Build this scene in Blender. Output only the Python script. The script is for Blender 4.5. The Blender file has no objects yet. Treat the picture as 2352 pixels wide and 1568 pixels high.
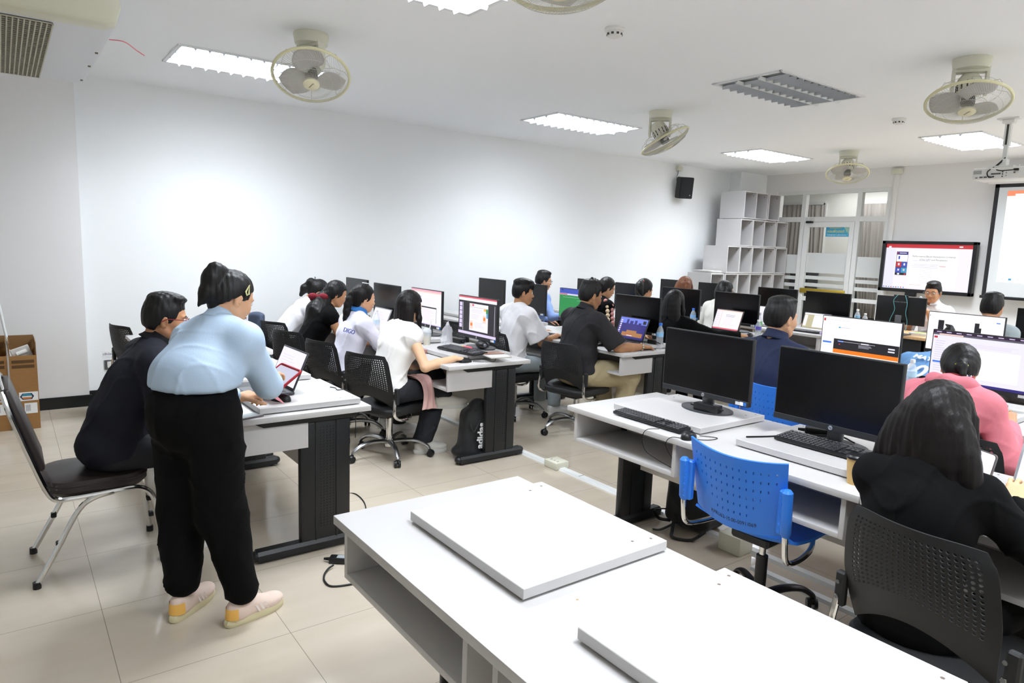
import bpy, bmesh, math, random
import numpy as np
from mathutils import Vector, Matrix

random.seed(4)
SC = bpy.context.scene
COL = SC.collection
PI = math.pi


# ---------------------------------------------------------------- materials
def lin(h):
    h = h.lstrip('#')
    o = []
    for i in (0, 2, 4):
        c = int(h[i:i + 2], 16) / 255
        o.append(c / 12.92 if c <= .04045 else ((c + .055) / 1.055) ** 2.4)
    return (*o, 1.0)


MATS = {}


def mat(name, hexc='#808080', rough=.5, metal=0., spec=.5, emit=0., trans=0., ior=1.45, coat=0., alpha=1.,
        var=None, bump=None, sheen=0.):
    """var=(scale, amount, stretch) mottles the colour, bump=(scale, strength, stretch) roughens the surface."""
    if name in MATS:
        return MATS[name]
    m = bpy.data.materials.new(name)
    m.use_nodes = True
    nt = m.node_tree
    N, L = nt.nodes, nt.links
    b = N['Principled BSDF']
    c = lin(hexc)
    b.inputs['Base Color'].default_value = c
    b.inputs['Roughness'].default_value = rough
    b.inputs['Metallic'].default_value = metal
    b.inputs['Specular IOR Level'].default_value = spec
    b.inputs['IOR'].default_value = ior
    b.inputs['Transmission Weight'].default_value = trans
    b.inputs['Coat Weight'].default_value = coat
    b.inputs['Coat Roughness'].default_value = .08
    b.inputs['Alpha'].default_value = alpha
    b.inputs['Sheen Weight'].default_value = sheen
    if emit:
        b.inputs['Base Color'].default_value = (0.02, 0.02, 0.02, 1)
        b.inputs['Emission Color'].default_value = c
        b.inputs['Emission Strength'].default_value = emit

    def coords(stretch):
        tc = N.new('ShaderNodeTexCoord')
        mp = N.new('ShaderNodeMapping')
        mp.inputs['Scale'].default_value = stretch
        L.new(tc.outputs['Object'], mp.inputs['Vector'])
        return mp.outputs['Vector']
    if var:
        nz = N.new('ShaderNodeTexNoise')
        nz.inputs['Scale'].default_value = var[0]
        nz.inputs['Detail'].default_value = 4
        L.new(coords(var[2] if len(var) > 2 else (1, 1, 1)), nz.inputs['Vector'])
        rp = N.new('ShaderNodeValToRGB')
        a = var[1]
        rp.color_ramp.elements[0].position = .3
        rp.color_ramp.elements[1].position = .7
        rp.color_ramp.elements[0].color = (c[0] * (1 - a), c[1] * (1 - a), c[2] * (1 - a), 1)
        rp.color_ramp.elements[1].color = (min(1, c[0] * (1 + a)), min(1, c[1] * (1 + a)), min(1, c[2] * (1 + a)), 1)
        L.new(nz.outputs['Fac'], rp.inputs['Fac'])
        L.new(rp.outputs['Color'], b.inputs['Base Color'])
    if bump:
        nz = N.new('ShaderNodeTexNoise')
        nz.inputs['Scale'].default_value = bump[0]
        nz.inputs['Detail'].default_value = 3
        L.new(coords(bump[2] if len(bump) > 2 else (1, 1, 1)), nz.inputs['Vector'])
        bp = N.new('ShaderNodeBump')
        bp.inputs['Strength'].default_value = bump[1]
        bp.inputs['Distance'].default_value = .004
        L.new(nz.outputs['Fac'], bp.inputs['Height'])
        L.new(bp.outputs['Normal'], b.inputs['Normal'])
    MATS[name] = m
    return m


def glow(hexc, s=1.0):
    """Emission for a lit pixel area of a screen."""
    return mat('lit_%s_%g' % (hexc.lstrip('#'), s), hexc, rough=.35, emit=s)


# ---------------------------------------------------------------- mesh builder
class MB:
    def __init__(self):
        self.v, self.f, self.m = [], [], []
        self.mi = 0

    def add(self, vs, fs, mi=None):
        b = len(self.v)
        self.v.extend([tuple(p) for p in vs])
        self.f.extend([tuple(b + i for i in f) for f in fs])
        self.m.extend([self.mi if mi is None else mi] * len(fs))
        return self

    def box(self, x0, x1, y0, y1, z0, z1, mi=None, M=None):
        vs = [(x, y, z) for z in (z0, z1) for y in (y0, y1) for x in (x0, x1)]
        if M is not None:
            vs = [M @ Vector(p) for p in vs]
        return self.add(vs, [(0, 2, 3, 1), (4, 5, 7, 6), (0, 1, 5, 4), (2, 6, 7, 3), (0, 4, 6, 2), (1, 3, 7, 5)], mi)

    def rbox(self, x0, x1, y0, y1, z0, z1, r=.004, seg=2, mi=None, M=None):
        bm = bmesh.new()
        bmesh.ops.create_cube(bm, size=1)
        for v in bm.verts:
            v.co = Vector((x0 + (v.co.x + .5) * (x1 - x0), y0 + (v.co.y + .5) * (y1 - y0), z0 + (v.co.z + .5) * (z1 - z0)))
        bmesh.ops.bevel(bm, geom=bm.edges[:], offset=r, segments=seg, profile=.5, affect='EDGES')
        return self.bm(bm, mi, M)

    def bm(self, bm, mi=None, M=None):
        bm.verts.index_update()
        vs = [v.co.copy() if M is None else M @ v.co for v in bm.verts]
        fs = [[v.index for v in f.verts] for f in bm.faces]
        bm.free()
        return self.add(vs, fs, mi)

    def cyl(self, p0, p1, r0, r1=None, n=16, caps=True, mi=None):
        p0, p1 = Vector(p0), Vector(p1)
        r1 = r0 if r1 is None else r1
        d = (p1 - p0).normalized()
        a = d.orthogonal().normalized()
        b = d.cross(a)
        vs = []
        for p, r in ((p0, r0), (p1, r1)):
            for i in range(n):
                t = 2 * PI * i / n
                vs.append(p + a * (r * math.cos(t)) + b * (r * math.sin(t)))
        fs = [(i, (i + 1) % n, n + (i + 1) % n, n + i) for i in range(n)]
        if caps:
            fs += [tuple(range(n - 1, -1, -1)), tuple(range(n, 2 * n))]
        return self.add(vs, fs, mi)

    def tube(self, pts, r, n=8, closed=False, mi=None, flat=1.0):
        pts = [Vector(p) for p in pts]
        k = len(pts)
        rs = r if isinstance(r, (list, tuple)) else [r] * k
        up = None
        vs, fs = [], []
        for i, p in enumerate(pts):
            if closed:
                d = (pts[(i + 1) % k] - pts[i - 1])
            else:
                d = pts[min(i + 1, k - 1)] - pts[max(i - 1, 0)]
            d.normalize()
            if up is None:
                up = d.orthogonal().normalized() if abs(d.z) > .95 else (Vector((0, 0, 1)) - d * d.z).normalized()
            else:
                up = (up - d * up.dot(d)).normalized()
            s = d.cross(up)
            for j in range(n):
                t = 2 * PI * j / n
                vs.append(p + up * (rs[i] * math.cos(t) * flat) + s * (rs[i] * math.sin(t)))
        for i in range(k if closed else k - 1):
            a, b = i * n, ((i + 1) % k) * n
            for j in range(n):
                fs.append((a + j, a + (j + 1) % n, b + (j + 1) % n, b + j))
        if not closed:
            fs += [tuple(range(n - 1, -1, -1)), tuple(range((k - 1) * n, k * n))]
        return self.add(vs, fs, mi)

    def lathe(self, prof, c=(0, 0, 0), n=24, mi=None, M=None):
        vs, fs = [], []
        for r, z in prof:
            for i in range(n):
                t = 2 * PI * i / n
                vs.append(Vector((c[0] + r * math.cos(t), c[1] + r * math.sin(t), c[2] + z)))
        k = len(prof)
        for a in range(k - 1):
            for i in range(n):
                fs.append((a * n + i, a * n + (i + 1) % n, (a + 1) * n + (i + 1) % n, (a + 1) * n + i))
        fs += [tuple(range(n - 1, -1, -1)), tuple(range((k - 1) * n, k * n))]
        if M is not None:
            vs = [M @ v for v in vs]
        return self.add(vs, fs, mi)

    def prism(self, poly, z0, z1, mi=None, M=None):
        n = len(poly)
        vs = [Vector((x, y, z0)) for x, y in poly] + [Vector((x, y, z1)) for x, y in poly]
        fs = [tuple(range(n - 1, -1, -1)), tuple(range(n, 2 * n))] + [(i, (i + 1) % n, n + (i + 1) % n, n + i) for i in range(n)]
        if M is not None:
            vs = [M @ v for v in vs]
        return self.add(vs, fs, mi)

    def grid(self, fn, nu, nv, mi=None):
        vs = [fn(i / nu, j / nv) for j in range(nv + 1) for i in range(nu + 1)]
        fs = [(j * (nu + 1) + i, j * (nu + 1) + i + 1, (j + 1) * (nu + 1) + i + 1, (j + 1) * (nu + 1) + i) for j in range(nv) for i in range(nu)]
        return self.add(vs, fs, mi)

    def ball(self, c, r, n=16, m=10, mi=None):
        rx, ry, rz = r if isinstance(r, (list, tuple)) else (r, r, r)
        prof = [(math.sin(PI * j / m), -math.cos(PI * j / m)) for j in range(1, m)]
        vs = [Vector((c[0], c[1], c[2] - rz))]
        for s, z in prof:
            for i in range(n):
                t = 2 * PI * i / n
                vs.append(Vector((c[0] + rx * s * math.cos(t), c[1] + ry * s * math.sin(t), c[2] + rz * z)))
        vs.append(Vector((c[0], c[1], c[2] + rz)))
        fs = [(0, 1 + (i + 1) % n, 1 + i) for i in range(n)]
        for a in range(m - 2):
            for i in range(n):
                fs.append((1 + a * n + i, 1 + a * n + (i + 1) % n, 1 + (a + 1) * n + (i + 1) % n, 1 + (a + 1) * n + i))
        e = len(vs) - 1
        b = 1 + (m - 2) * n
        fs += [(e, b + i, b + (i + 1) % n) for i in range(n)]
        return self.add(vs, fs, mi)


def mesh_obj(name, me, mats, parent=None):
    for m in (mats if isinstance(mats, (list, tuple)) else [mats]):
        me.materials.append(m)
    o = bpy.data.objects.new(name, me)
    COL.objects.link(o)
    if parent is not None:
        o.parent = parent
    return o


def build(name, mb, mats, parent=None, angle=35, label=None, loc=None, rotz=0):
    me = bpy.data.meshes.new(name)
    me.from_pydata(mb.v, [], mb.f)
    me.polygons.foreach_set('material_index', mb.m)
    me.polygons.foreach_set('use_smooth', [True] * len(mb.f))
    me.set_sharp_from_angle(angle=math.radians(angle))
    me.update()
    o = mesh_obj(name, me, mats, parent)
    if label:
        o['label'] = label
    if loc is not None:
        o.location = loc
    o.rotation_euler.z = rotz
    return o


def thing(name, label, cat, loc=(0, 0, 0), rotz=0, group=None):
    o = bpy.data.objects.new(name, None)
    o.empty_display_size = .05
    COL.objects.link(o)
    o.location = loc
    o.rotation_euler = (0, 0, rotz)
    return tag(o, label, cat, group)


def tag(o, label, cat, group=None, kind=None):
    o['label'] = label
    o['category'] = cat
    if group:
        o['group'] = group
    if kind:
        o['kind'] = kind
    return o


def struct(name, mb, mats, label=None, parent=None, angle=35):
    o = build(name, mb, mats, parent, angle)
    if parent is None:
        o['kind'] = 'structure'
        if label:
            o['label'] = label
    return o


def dup(root, loc, rotz, label=None, group=None):
    r = root.copy()
    COL.objects.link(r)
    r.location = loc
    r.rotation_euler = (0, 0, rotz)
    if label:
        r['label'] = label
    if group:
        r['group'] = group
    for ch in list(root.children):
        c = ch.copy()
        COL.objects.link(c)
        c.parent = r
        for g in list(ch.children):
            d = g.copy()
            COL.objects.link(d)
            d.parent = c
    return r


def text_mb(s, size, M, depth=.0006, align='CENTER', mi=0, mb=None, bold=0.):
    """Lettering as mesh, set in the plane of M's x (reading direction) and y (up)."""
    cu = bpy.data.curves.new('lettering', 'FONT')
    cu.body = s
    cu.size = size
    cu.extrude = depth
    cu.offset = bold
    cu.align_x = align
    cu.align_y = 'CENTER'
    cu.resolution_u = 3
    o = bpy.data.objects.new('lettering', cu)
    COL.objects.link(o)
    bpy.context.view_layer.update()
    me = o.evaluated_get(bpy.context.evaluated_depsgraph_get()).to_mesh()
    mb = mb or MB()
    mb.add([M @ v.co for v in me.vertices], [tuple(p.vertices) for p in me.polygons], mi)
    o.evaluated_get(bpy.context.evaluated_depsgraph_get()).to_mesh_clear()
    bpy.data.objects.remove(o)
    bpy.data.curves.remove(cu)
    return mb


def frame_m(origin, xdir, ydir):
    x = Vector(xdir).normalized()
    y = Vector(ydir).normalized()
    z = x.cross(y)
    return Matrix(((x.x, y.x, z.x, origin[0]), (x.y, y.y, z.y, origin[1]), (x.z, y.z, z.z, origin[2]), (0, 0, 0, 1)))


def bez(pts, n=12):
    """Catmull-Rom through the points."""
    P = [Vector(p) for p in pts]
    P = [P[0] * 2 - P[1]] + P + [P[-1] * 2 - P[-2]]
    out = []
    for i in range(1, len(P) - 2):
        for k in range(n):
            t = k / n
            a, b, c, d = P[i - 1], P[i], P[i + 1], P[i + 2]
            out.append(.5 * ((2 * b) + (c - a) * t + (2 * a - 5 * b + 4 * c - d) * t * t + (3 * b - a - 3 * c + d) * t ** 3))
    out.append(P[-2])
    return out


def rrect(w, h, r, n=4):
    o = []
    for cx, cy, a in ((w / 2 - r, h / 2 - r, 0), (-w / 2 + r, h / 2 - r, PI / 2), (-w / 2 + r, -h / 2 + r, PI), (w / 2 - r, -h / 2 + r, 1.5 * PI)):
        for i in range(n + 1):
            t = a + PI / 2 * i / n
            o.append((cx + r * math.cos(t), cy + r * math.sin(t)))
    return o


# ---------------------------------------------------------------- shared materials
M_white = mat('white_laminate', '#c3c1c0', rough=.38, var=(3, .015))
M_edge = mat('laminate_edge', '#d9d3ce', rough=.45)
M_blackmetal = mat('black_powder_coat', '#17181a', rough=.42, bump=(400, .05))
M_blackplastic = mat('black_plastic', '#141517', rough=.38)
M_matteblack = mat('matte_black_plastic', '#1c1d1f', rough=.55)
M_greyplastic = mat('dark_grey_plastic', '#3c3e42', rough=.45)
M_chrome = mat('chrome', '#d8d8d8', rough=.12, metal=1)
M_alu = mat('polished_aluminium', '#a9abad', rough=.28, metal=1)
M_steel = mat('brushed_steel', '#8d8f92', rough=.35, metal=1)
M_screenoff = mat('dark_display_glass', '#08080a', rough=.22, spec=.45)
M_seatblack = mat('black_upholstery', '#131314', rough=.6, bump=(300, .1))
M_blue = mat('blue_plastic', '#2f7be0', rough=.42)
M_cream = mat('cream_plastic', '#d9d8c6', rough=.45)
M_whiteplastic = mat('white_plastic', '#e6e6e2', rough=.4)
M_paper = mat('white_paper', '#f2f2f0', rough=.8)
M_alum_white = mat('white_painted_aluminium', '#e2e4e3', rough=.4)
M_logo = mat('silver_logo', '#c9cdd2', rough=.3, metal=.6)
M_cable = mat('black_cable_rubber', '#101010', rough=.5)
M_red = mat('red_leatherette', '#a01f2c', rough=.5)
# ---------------------------------------------------------------- organic surfaces (blended distance fields turned into one mesh)
class Field:
    def __init__(self, lo, hi, res):
        self.res = res
        self.lo = np.array(lo, float)
        self.n = np.maximum(4, np.ceil((np.array(hi) - self.lo) / res).astype(int) + 1)
        self.f = np.full(self.n, 9.0, np.float32)

    def sub(self, lo, hi):
        a = np.clip(np.floor((np.array(lo) - self.lo) / self.res).astype(int), 0, self.n)
        b = np.clip(np.ceil((np.array(hi) - self.lo) / self.res).astype(int) + 1, 0, self.n)
        if np.any(b <= a):
            return None, None
        ax = [(self.lo[i] + self.res * np.arange(a[i], b[i])).astype(np.float32) for i in range(3)]
        return (slice(a[0], b[0]), slice(a[1], b[1]), slice(a[2], b[2])), (ax[0][:, None, None], ax[1][None, :, None], ax[2][None, None, :])

    def merge(self, s, d, k, cut=False):
        g = self.f[s]
        if cut:
            d = -d
            h = np.clip(.5 - .5 * (d - g) / k, 0, 1)
            self.f[s] = d * (1 - h) + g * h + k * h * (1 - h)
        else:
            h = np.clip(.5 + .5 * (d - g) / k, 0, 1)
            self.f[s] = d * (1 - h) + g * h - k * h * (1 - h)

    def cone(self, p0, p1, r0, r1=None, k=.02, cut=False):
        r1 = r0 if r1 is None else r1
        p0, p1 = np.array(p0, float), np.array(p1, float)
        pad = max(r0, r1) + k + 3 * self.res
        s, X = self.sub(np.minimum(p0, p1) - pad, np.maximum(p0, p1) + pad)
        if s is None:
            return self
        d = p1 - p0
        L = max(float(d @ d), 1e-9)
        q = [X[i] - p0[i] for i in range(3)]
        t = np.clip((q[0] * d[0] + q[1] * d[1] + q[2] * d[2]) / L, 0, 1)
        D = np.sqrt((q[0] - t * d[0]) ** 2 + (q[1] - t * d[1]) ** 2 + (q[2] - t * d[2]) ** 2) - (r0 + (r1 - r0) * t)
        self.merge(s, D, k, cut)
        return self

    def path(self, pts, rs, k=.02):
        for i in range(len(pts) - 1):
            self.cone(pts[i], pts[i + 1], rs[i], rs[i + 1], k)
        return self

    def ell(self, c, r, R=None, k=.02, cut=False):
        c = np.array(c, float)
        r = np.array(r, float)
        pad = max(r) + k + 3 * self.res
        s, X = self.sub(c - pad, c + pad)
        if s is None:
            return self
        q = [X[i] - c[i] for i in range(3)]
        if R is not None:
            R = np.array(R)
            q = [q[0] * R[0][i] + q[1] * R[1][i] + q[2] * R[2][i] for i in range(3)]
        k0 = np.sqrt((q[0] / r[0]) ** 2 + (q[1] / r[1]) ** 2 + (q[2] / r[2]) ** 2)
        k1 = np.sqrt((q[0] / r[0] ** 2) ** 2 + (q[1] / r[1] ** 2) ** 2 + (q[2] / r[2] ** 2) ** 2) + 1e-6
        self.merge(s, k0 * (k0 - 1) / k1, k, cut)
        return self

    def rbox(self, c, h, R=None, r=.01, k=.01, cut=False):
        c = np.array(c, float)
        h = np.array(h, float)
        pad = float(np.linalg.norm(h)) + k + 3 * self.res
        s, X = self.sub(c - pad, c + pad)
        if s is None:
            return self
        q = [X[i] - c[i] for i in range(3)]
        if R is not None:
            R = np.array(R)
            q = [q[0] * R[0][i] + q[1] * R[1][i] + q[2] * R[2][i] for i in range(3)]
        e = [np.abs(q[i]) - (h[i] - r) for i in range(3)]
        D = np.sqrt(np.maximum(e[0], 0) ** 2 + np.maximum(e[1], 0) ** 2 + np.maximum(e[2], 0) ** 2) + np.minimum(np.maximum(e[0], np.maximum(e[1], e[2])), 0) - r
        self.merge(s, D, k, cut)
        return self

    def below(self, p, n, k=.004):
        """Cut away everything on the far side of a plane."""
        s, X = self.sub(self.lo, self.lo + self.n * self.res)
        D = (X[0] - p[0]) * n[0] + (X[1] - p[1]) * n[1] + (X[2] - p[2]) * n[2]
        self.merge(s, -D, k, True)
        return self

    def ripple(self, waves):
        s, X = self.sub(self.lo, self.lo + self.n * self.res)
        near = np.abs(self.f[s]) < .05
        for amp, v, ph, wv, wa in waves:
            w = X[0] * wv[0] + X[1] * wv[1] + X[2] * wv[2]
            t = np.sin(X[0] * v[0] + X[1] * v[1] + X[2] * v[2] + ph + wa * np.sin(w + ph * 2))
            if amp < 0:   # sharp soft-cloth creases
                t = (1 - np.abs(t)) ** 4 * (.5 + .5 * np.sin(w * .8 + ph))
            self.f[s] += np.where(near, amp * t, 0).astype(np.float32)
        return self

    def mesh(self, name):
        f = self.f
        ins = f < 0
        c = np.zeros(np.array(f.shape) - 1, np.int8)
        for dx in (0, 1):
            for dy in (0, 1):
                for dz in (0, 1):
                    c += ins[dx:f.shape[0] - 1 + dx, dy:f.shape[1] - 1 + dy, dz:f.shape[2] - 1 + dz]
        I = np.argwhere((c > 0) & (c < 8))
        idx = np.full(c.shape, -1, np.int32)
        idx[I[:, 0], I[:, 1], I[:, 2]] = np.arange(len(I))
        acc = np.zeros((len(I), 3))
        cnt = np.zeros(len(I))
        cor = [(0, 0, 0), (1, 0, 0), (0, 1, 0), (1, 1, 0), (0, 0, 1), (1, 0, 1), (0, 1, 1), (1, 1, 1)]
        val = [f[I[:, 0] + a, I[:, 1] + b, I[:, 2] + d] for a, b, d in cor]
        for a in range(8):
            for ax in range(3):
                if cor[a][ax]:
                    continue
                t = list(cor[a])
                t[ax] = 1
                b = cor.index(tuple(t))
                m = (val[a] < 0) != (val[b] < 0)
                u = np.where(m, val[a] / np.where(m, val[a] - val[b], 1), 0)
                p = np.tile(np.array(cor[a], float), (len(I), 1))
                p[:, ax] = u
                acc[m] += p[m]
                cnt[m] += 1
        V = self.lo + (I + acc / cnt[:, None]) * self.res
        F = []
        for ax in range(3):
            sl0 = [slice(1, -1)] * 3
            sl1 = [slice(1, -1)] * 3
            sl0[ax] = slice(0, f.shape[ax] - 1)
            sl1[ax] = slice(1, f.shape[ax])
            a, b = ins[tuple(sl0)], ins[tuple(sl1)]
            E = np.argwhere(a != b)
            fl = a[E[:, 0], E[:, 1], E[:, 2]]
            off = np.ones(3, int)
            off[ax] = 0
            E = E + off
            u, w = [(1, 2), (2, 0), (0, 1)][ax]
            q = []
            for du, dw in ((-1, -1), (0, -1), (0, 0), (-1, 0)):
                e = E.copy()
                e[:, u] += du
                e[:, w] += dw
                q.append(idx[e[:, 0], e[:, 1], e[:, 2]])
            q = np.stack(q, 1)
            q[~fl] = q[~fl][:, ::-1]
            F.append(q)
        F = np.concatenate(F)
        F = F[(F >= 0).all(1)]
        me = bpy.data.meshes.new(name)
        me.vertices.add(len(V))
        me.vertices.foreach_set('co', V.astype(np.float32).ravel())
        me.loops.add(F.size)
        me.loops.foreach_set('vertex_index', F.ravel().astype(np.int32))
        me.polygons.add(len(F))
        me.polygons.foreach_set('loop_start', np.arange(0, F.size, 4, dtype=np.int32))
        me.polygons.foreach_set('use_smooth', np.ones(len(F), bool))
        me.update(calc_edges=True)
        me.validate()
        return me


def rot(yaw=0, pitch=0, roll=0):
    """Local x forward, y left, z up; pitch > 0 nods down, yaw > 0 turns left, roll > 0 tips to the right."""
    return np.array(Matrix.Rotation(yaw, 3, 'Z') @ Matrix.Rotation(pitch, 3, 'Y') @ Matrix.Rotation(roll, 3, 'X'))
# ---------------------------------------------------------------- the room
X0, X1, Y0, Y1, CZ = -2.7, 10.83, -3.3, 7.42, 2.97
M_wall = mat('white_wall_paint', '#f2f4f4', rough=.6, bump=(60, .03))
M_wallwarm = mat('greyish_wall_paint', '#eae9e8', rough=.65, bump=(60, .03))
M_ceil = mat('ceiling_paint', '#f8fafb', rough=.8)
M_skirt = mat('black_skirting', '#161819', rough=.3)


def floor_material():
    m = bpy.data.materials.new('polished_beige_tiles')
    m.use_nodes = True
    N, L = m.node_tree.nodes, m.node_tree.links
    b = N['Principled BSDF']
    tc = N.new('ShaderNodeTexCoord')
    sp = N.new('ShaderNodeSeparateXYZ')
    L.new(tc.outputs['Object'], sp.inputs[0])

    def math_(op, a, bb):
        n = N.new('ShaderNodeMath')
        n.operation = op
        for i, v in enumerate((a, bb)):
            if isinstance(v, (int, float)):
                n.inputs[i].default_value = v
            else:
                L.new(v, n.inputs[i])
        return n.outputs[0]
    T = .606
    ds = []
    for ax, o in (('X', .258), ('Y', 3.203)):
        t = math_('FRACT', math_('ADD', math_('DIVIDE', math_('SUBTRACT', sp.outputs[ax], o), T), 100.5), 0)
        ds.append(math_('ABSOLUTE', math_('SUBTRACT', t, .5), 0))
    grout = math_('LESS_THAN', math_('MINIMUM', ds[0], ds[1]), .0022)
    nz = N.new('ShaderNodeTexNoise')
    nz.inputs['Scale'].default_value = 2.2
    nz.inputs['Detail'].default_value = 6
    mp = N.new('ShaderNodeMapping')
    mp.inputs['Scale'].default_value = (1, 3.0, 1)
    L.new(tc.outputs['Object'], mp.inputs[0])
    L.new(mp.outputs[0], nz.inputs['Vector'])
    rp = N.new('ShaderNodeValToRGB')
    rp.color_ramp.elements[0].position, rp.color_ramp.elements[1].position = .3, .75
    rp.color_ramp.elements[0].color, rp.color_ramp.elements[1].color = lin('#bfb4a2'), lin('#c9beae')
    L.new(nz.outputs['Fac'], rp.inputs[0])
    mx = N.new('ShaderNodeMix')
    mx.data_type = 'RGBA'
    L.new(grout, mx.inputs[0])
    L.new(rp.outputs[0], mx.inputs[6])
    mx.inputs[7].default_value = lin('#8d8476')
    L.new(mx.outputs[2], b.inputs['Base Color'])
    b.inputs['Roughness'].default_value = .13
    b.inputs['Specular IOR Level'].default_value = .55
    return m


struct('floor', MB().box(X0 - .2, 14, Y0 - .2, 9.2, -.1, 0), floor_material(), 'polished beige tiled floor')
struct('ceiling', MB().box(X0 - .2, X1 + .2, Y0 - .2, Y1 + .2, CZ, CZ + .15), M_ceil, 'flat white ceiling')
struct('wall_left', MB().box(X0, X1 + .15, Y1, Y1 + .15, 0, CZ), M_wall, 'long bare white side wall')
struct('wall_back', MB().box(X0 - .15, X0, Y0, Y1 + .15, 0, CZ), M_wall)
struct('wall_right', MB().box(X0, X1 + .15, Y0 - .15, Y0, 0, CZ), M_wall)
# front wall with the opening of the glass partition
OY0, OY1, OZ = 5.06, 6.98, 2.68
w = MB()
w.box(X1, X1 + .15, Y0, OY0, 0, CZ).box(X1, X1 + .15, OY0, OY1, OZ, CZ).box(X1, X1 + .15, OY1, Y1, 0, CZ)
struct('wall_front', w, M_wallwarm, 'front wall with the projection screen')
# pilasters
struct('trim_1', MB().box(X0, .575, Y1 - .18, Y1, 0, CZ), M_wallwarm, 'shallow pilaster at the near end of the side wall')
struct('trim_2', MB().box(X1 - .75, X1, Y1 - .22, Y1, 0, CZ), M_wall, 'shallow pilaster in the far corner')


def skirting(name, x0, x1, y):
    mb = MB().box(x0, x1, y - .018, y, 0, .095)
    mb.box(x0, x1, y - .012, y, .095, .105)
    struct(name, mb, M_skirt)


skirting('baseboard_left', .575, X1 - .75, Y1)
skirting('baseboard_pilaster', X0, .593, Y1 - .18)
struct('baseboard_front', MB().box(X1 - .018, X1, Y0, OY0, 0, .1), M_skirt)
struct('baseboard_right', MB().box(X0, X1, Y0, Y0 + .018, 0, .1), M_skirt)
struct('baseboard_back', MB().box(X0, X0 + .018, Y0, Y1 - .2, 0, .1), M_skirt)

# ---- glass partition with the door
M_glass = mat('clear_glass', '#ffffff', rough=.02, trans=1, ior=1.03, spec=.3)
M_frost = mat('frosted_film', '#dfe3e2', rough=.6, alpha=.82)
fx0, fx1 = X1 + .02, X1 + .10
ZT = 2.2


def bar(mb, y0, y1, z0, z1):
    e = .004 if z1 - z0 > 1 else 0
    mb.box(fx0 - e, fx1 + e, y0, y1, z0, z1)


mull = (5.06, 5.50, 6.475, 6.98)
fr = MB()
bar(fr, OY0, OY1, OZ - .06, OZ)
bar(fr, OY0, OY1, ZT - .03, ZT + .05)
for y in (5.09, 5.545, 6.475, 6.95):
    bar(fr, y - .035, y + .035, 0, OZ)
bar(fr, OY0, 5.51, 0, .1)
bar(fr, 6.51, OY1, 0, .1)
bar(fr, 5.12, 5.51, .90, .96)
win = build('window_1', fr, M_alum_white)
win['kind'] = 'structure'
win['label'] = 'white aluminium framed glass partition beside the shelving'
gl = MB()
for y0, y1, z0, z1 in ((5.12, 5.51, ZT + .05, OZ - .06), (5.58, 6.44, ZT + .05, OZ - .06), (6.51, 6.92, ZT + .05, OZ - .06), (5.12, 5.51, .96, ZT - .03), (5.12, 5.51, .1, .9), (6.51, 6.92, .1, ZT - .03)):
    gl.box(X1 + .055, X1 + .06, y0, y1, z0, z1)
build('glass_pane', gl, M_glass, win)
fm = MB()
for y0, y1 in ((5.125, 5.505), (6.515, 6.915)):
    for z0, z1 in ((1.30, 1.62), (1.20, 1.26), (1.08, 1.14)):
        fm.box(X1 + .050, X1 + .053, y0, y1, z0, z1)
build('frosted_stripes', fm, M_frost, win)
dr = MB()
dy0, dy1 = 5.585, 6.435
for y0, y1, z0, z1 in ((dy0, dy0 + .075, .02, ZT - .035), (dy1 - .075, dy1, .02, ZT - .035), (dy0 + .07, dy1 - .07, ZT - .12, ZT - .037), (dy0 + .07, dy1 - .07, .022, .16), (dy0 + .07, dy1 - .07, .86, .93)):
    e = .004 if z1 - z0 > 1 else 0
    dr.rbox(fx0 - .008 - e, fx1 - .02, y0, y1, z0, z1, .004, 1)
door = build('door_1', dr, M_alum_white)
door['kind'] = 'structure'
door['label'] = 'white framed glass door with a blue sign'
build('glass_pane', MB().box(X1 + .045, X1 + .05, dy0 + .07, dy1 - .07, .93, ZT - .12).box(X1 + .045, X1 + .05, dy0 + .07, dy1 - .07, .16, .86), M_glass, door)
fm = MB()
for z0, z1 in ((1.33, 1.66), (1.22, 1.28), (1.10, 1.16)):
    fm.box(X1 + .040, X1 + .043, dy0 + .08, dy1 - .08, z0, z1)
build('frosted_stripes', fm, M_frost, door)
build('push_bar', MB().rbox(X1 - .02, X1 + .015, dy0 + .04, dy1 - .04, .99, 1.07, .008), mat('gold_push_bar', '#b79a35', rough=.35, metal=.5), door)
build('door_closer', MB().rbox(X1 - .02, X1 + .015, dy1 - .16, dy1 - .04, ZT - .055, ZT - .02, .006), M_blackplastic, door)
# sign on the door glass
sg = MB()
sx = X1 + .036
sg.box(sx, sx + .003, 5.665, 6.06, 1.93, 2.10, 0)
sg.add([(sx - .0008, 5.665, 2.10), (sx - .0008, 5.665, 1.96), (sx - .0008, 5.78, 2.10)], [(0, 1, 2)], 2)
FM = lambda y, z: frame_m((sx - .001, y, z), (0, -1, 0), (0, 0, 1))
text_mb('ห้องปฏิบัติการ', .036, FM(5.90, 2.068), mi=1, mb=sg)
text_mb('คอมพิวเตอร์ 1', .058, FM(5.87, 2.013), mi=1, mb=sg, bold=.0006)
text_mb('Computer Laboratory 1', .036, FM(5.86, 1.958), mi=3, mb=sg)
tag(build('door_sign', sg, [mat('sign_blue', '#3f9fc4', rough=.4), mat('sign_gold', '#d8cf63', rough=.5), mat('sign_pale', '#9ac6b8', rough=.5), mat('sign_white', '#d6e6ec', rough=.5)]),
    'blue door sign reading Computer Laboratory 1 on the glass door', 'sign')

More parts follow.
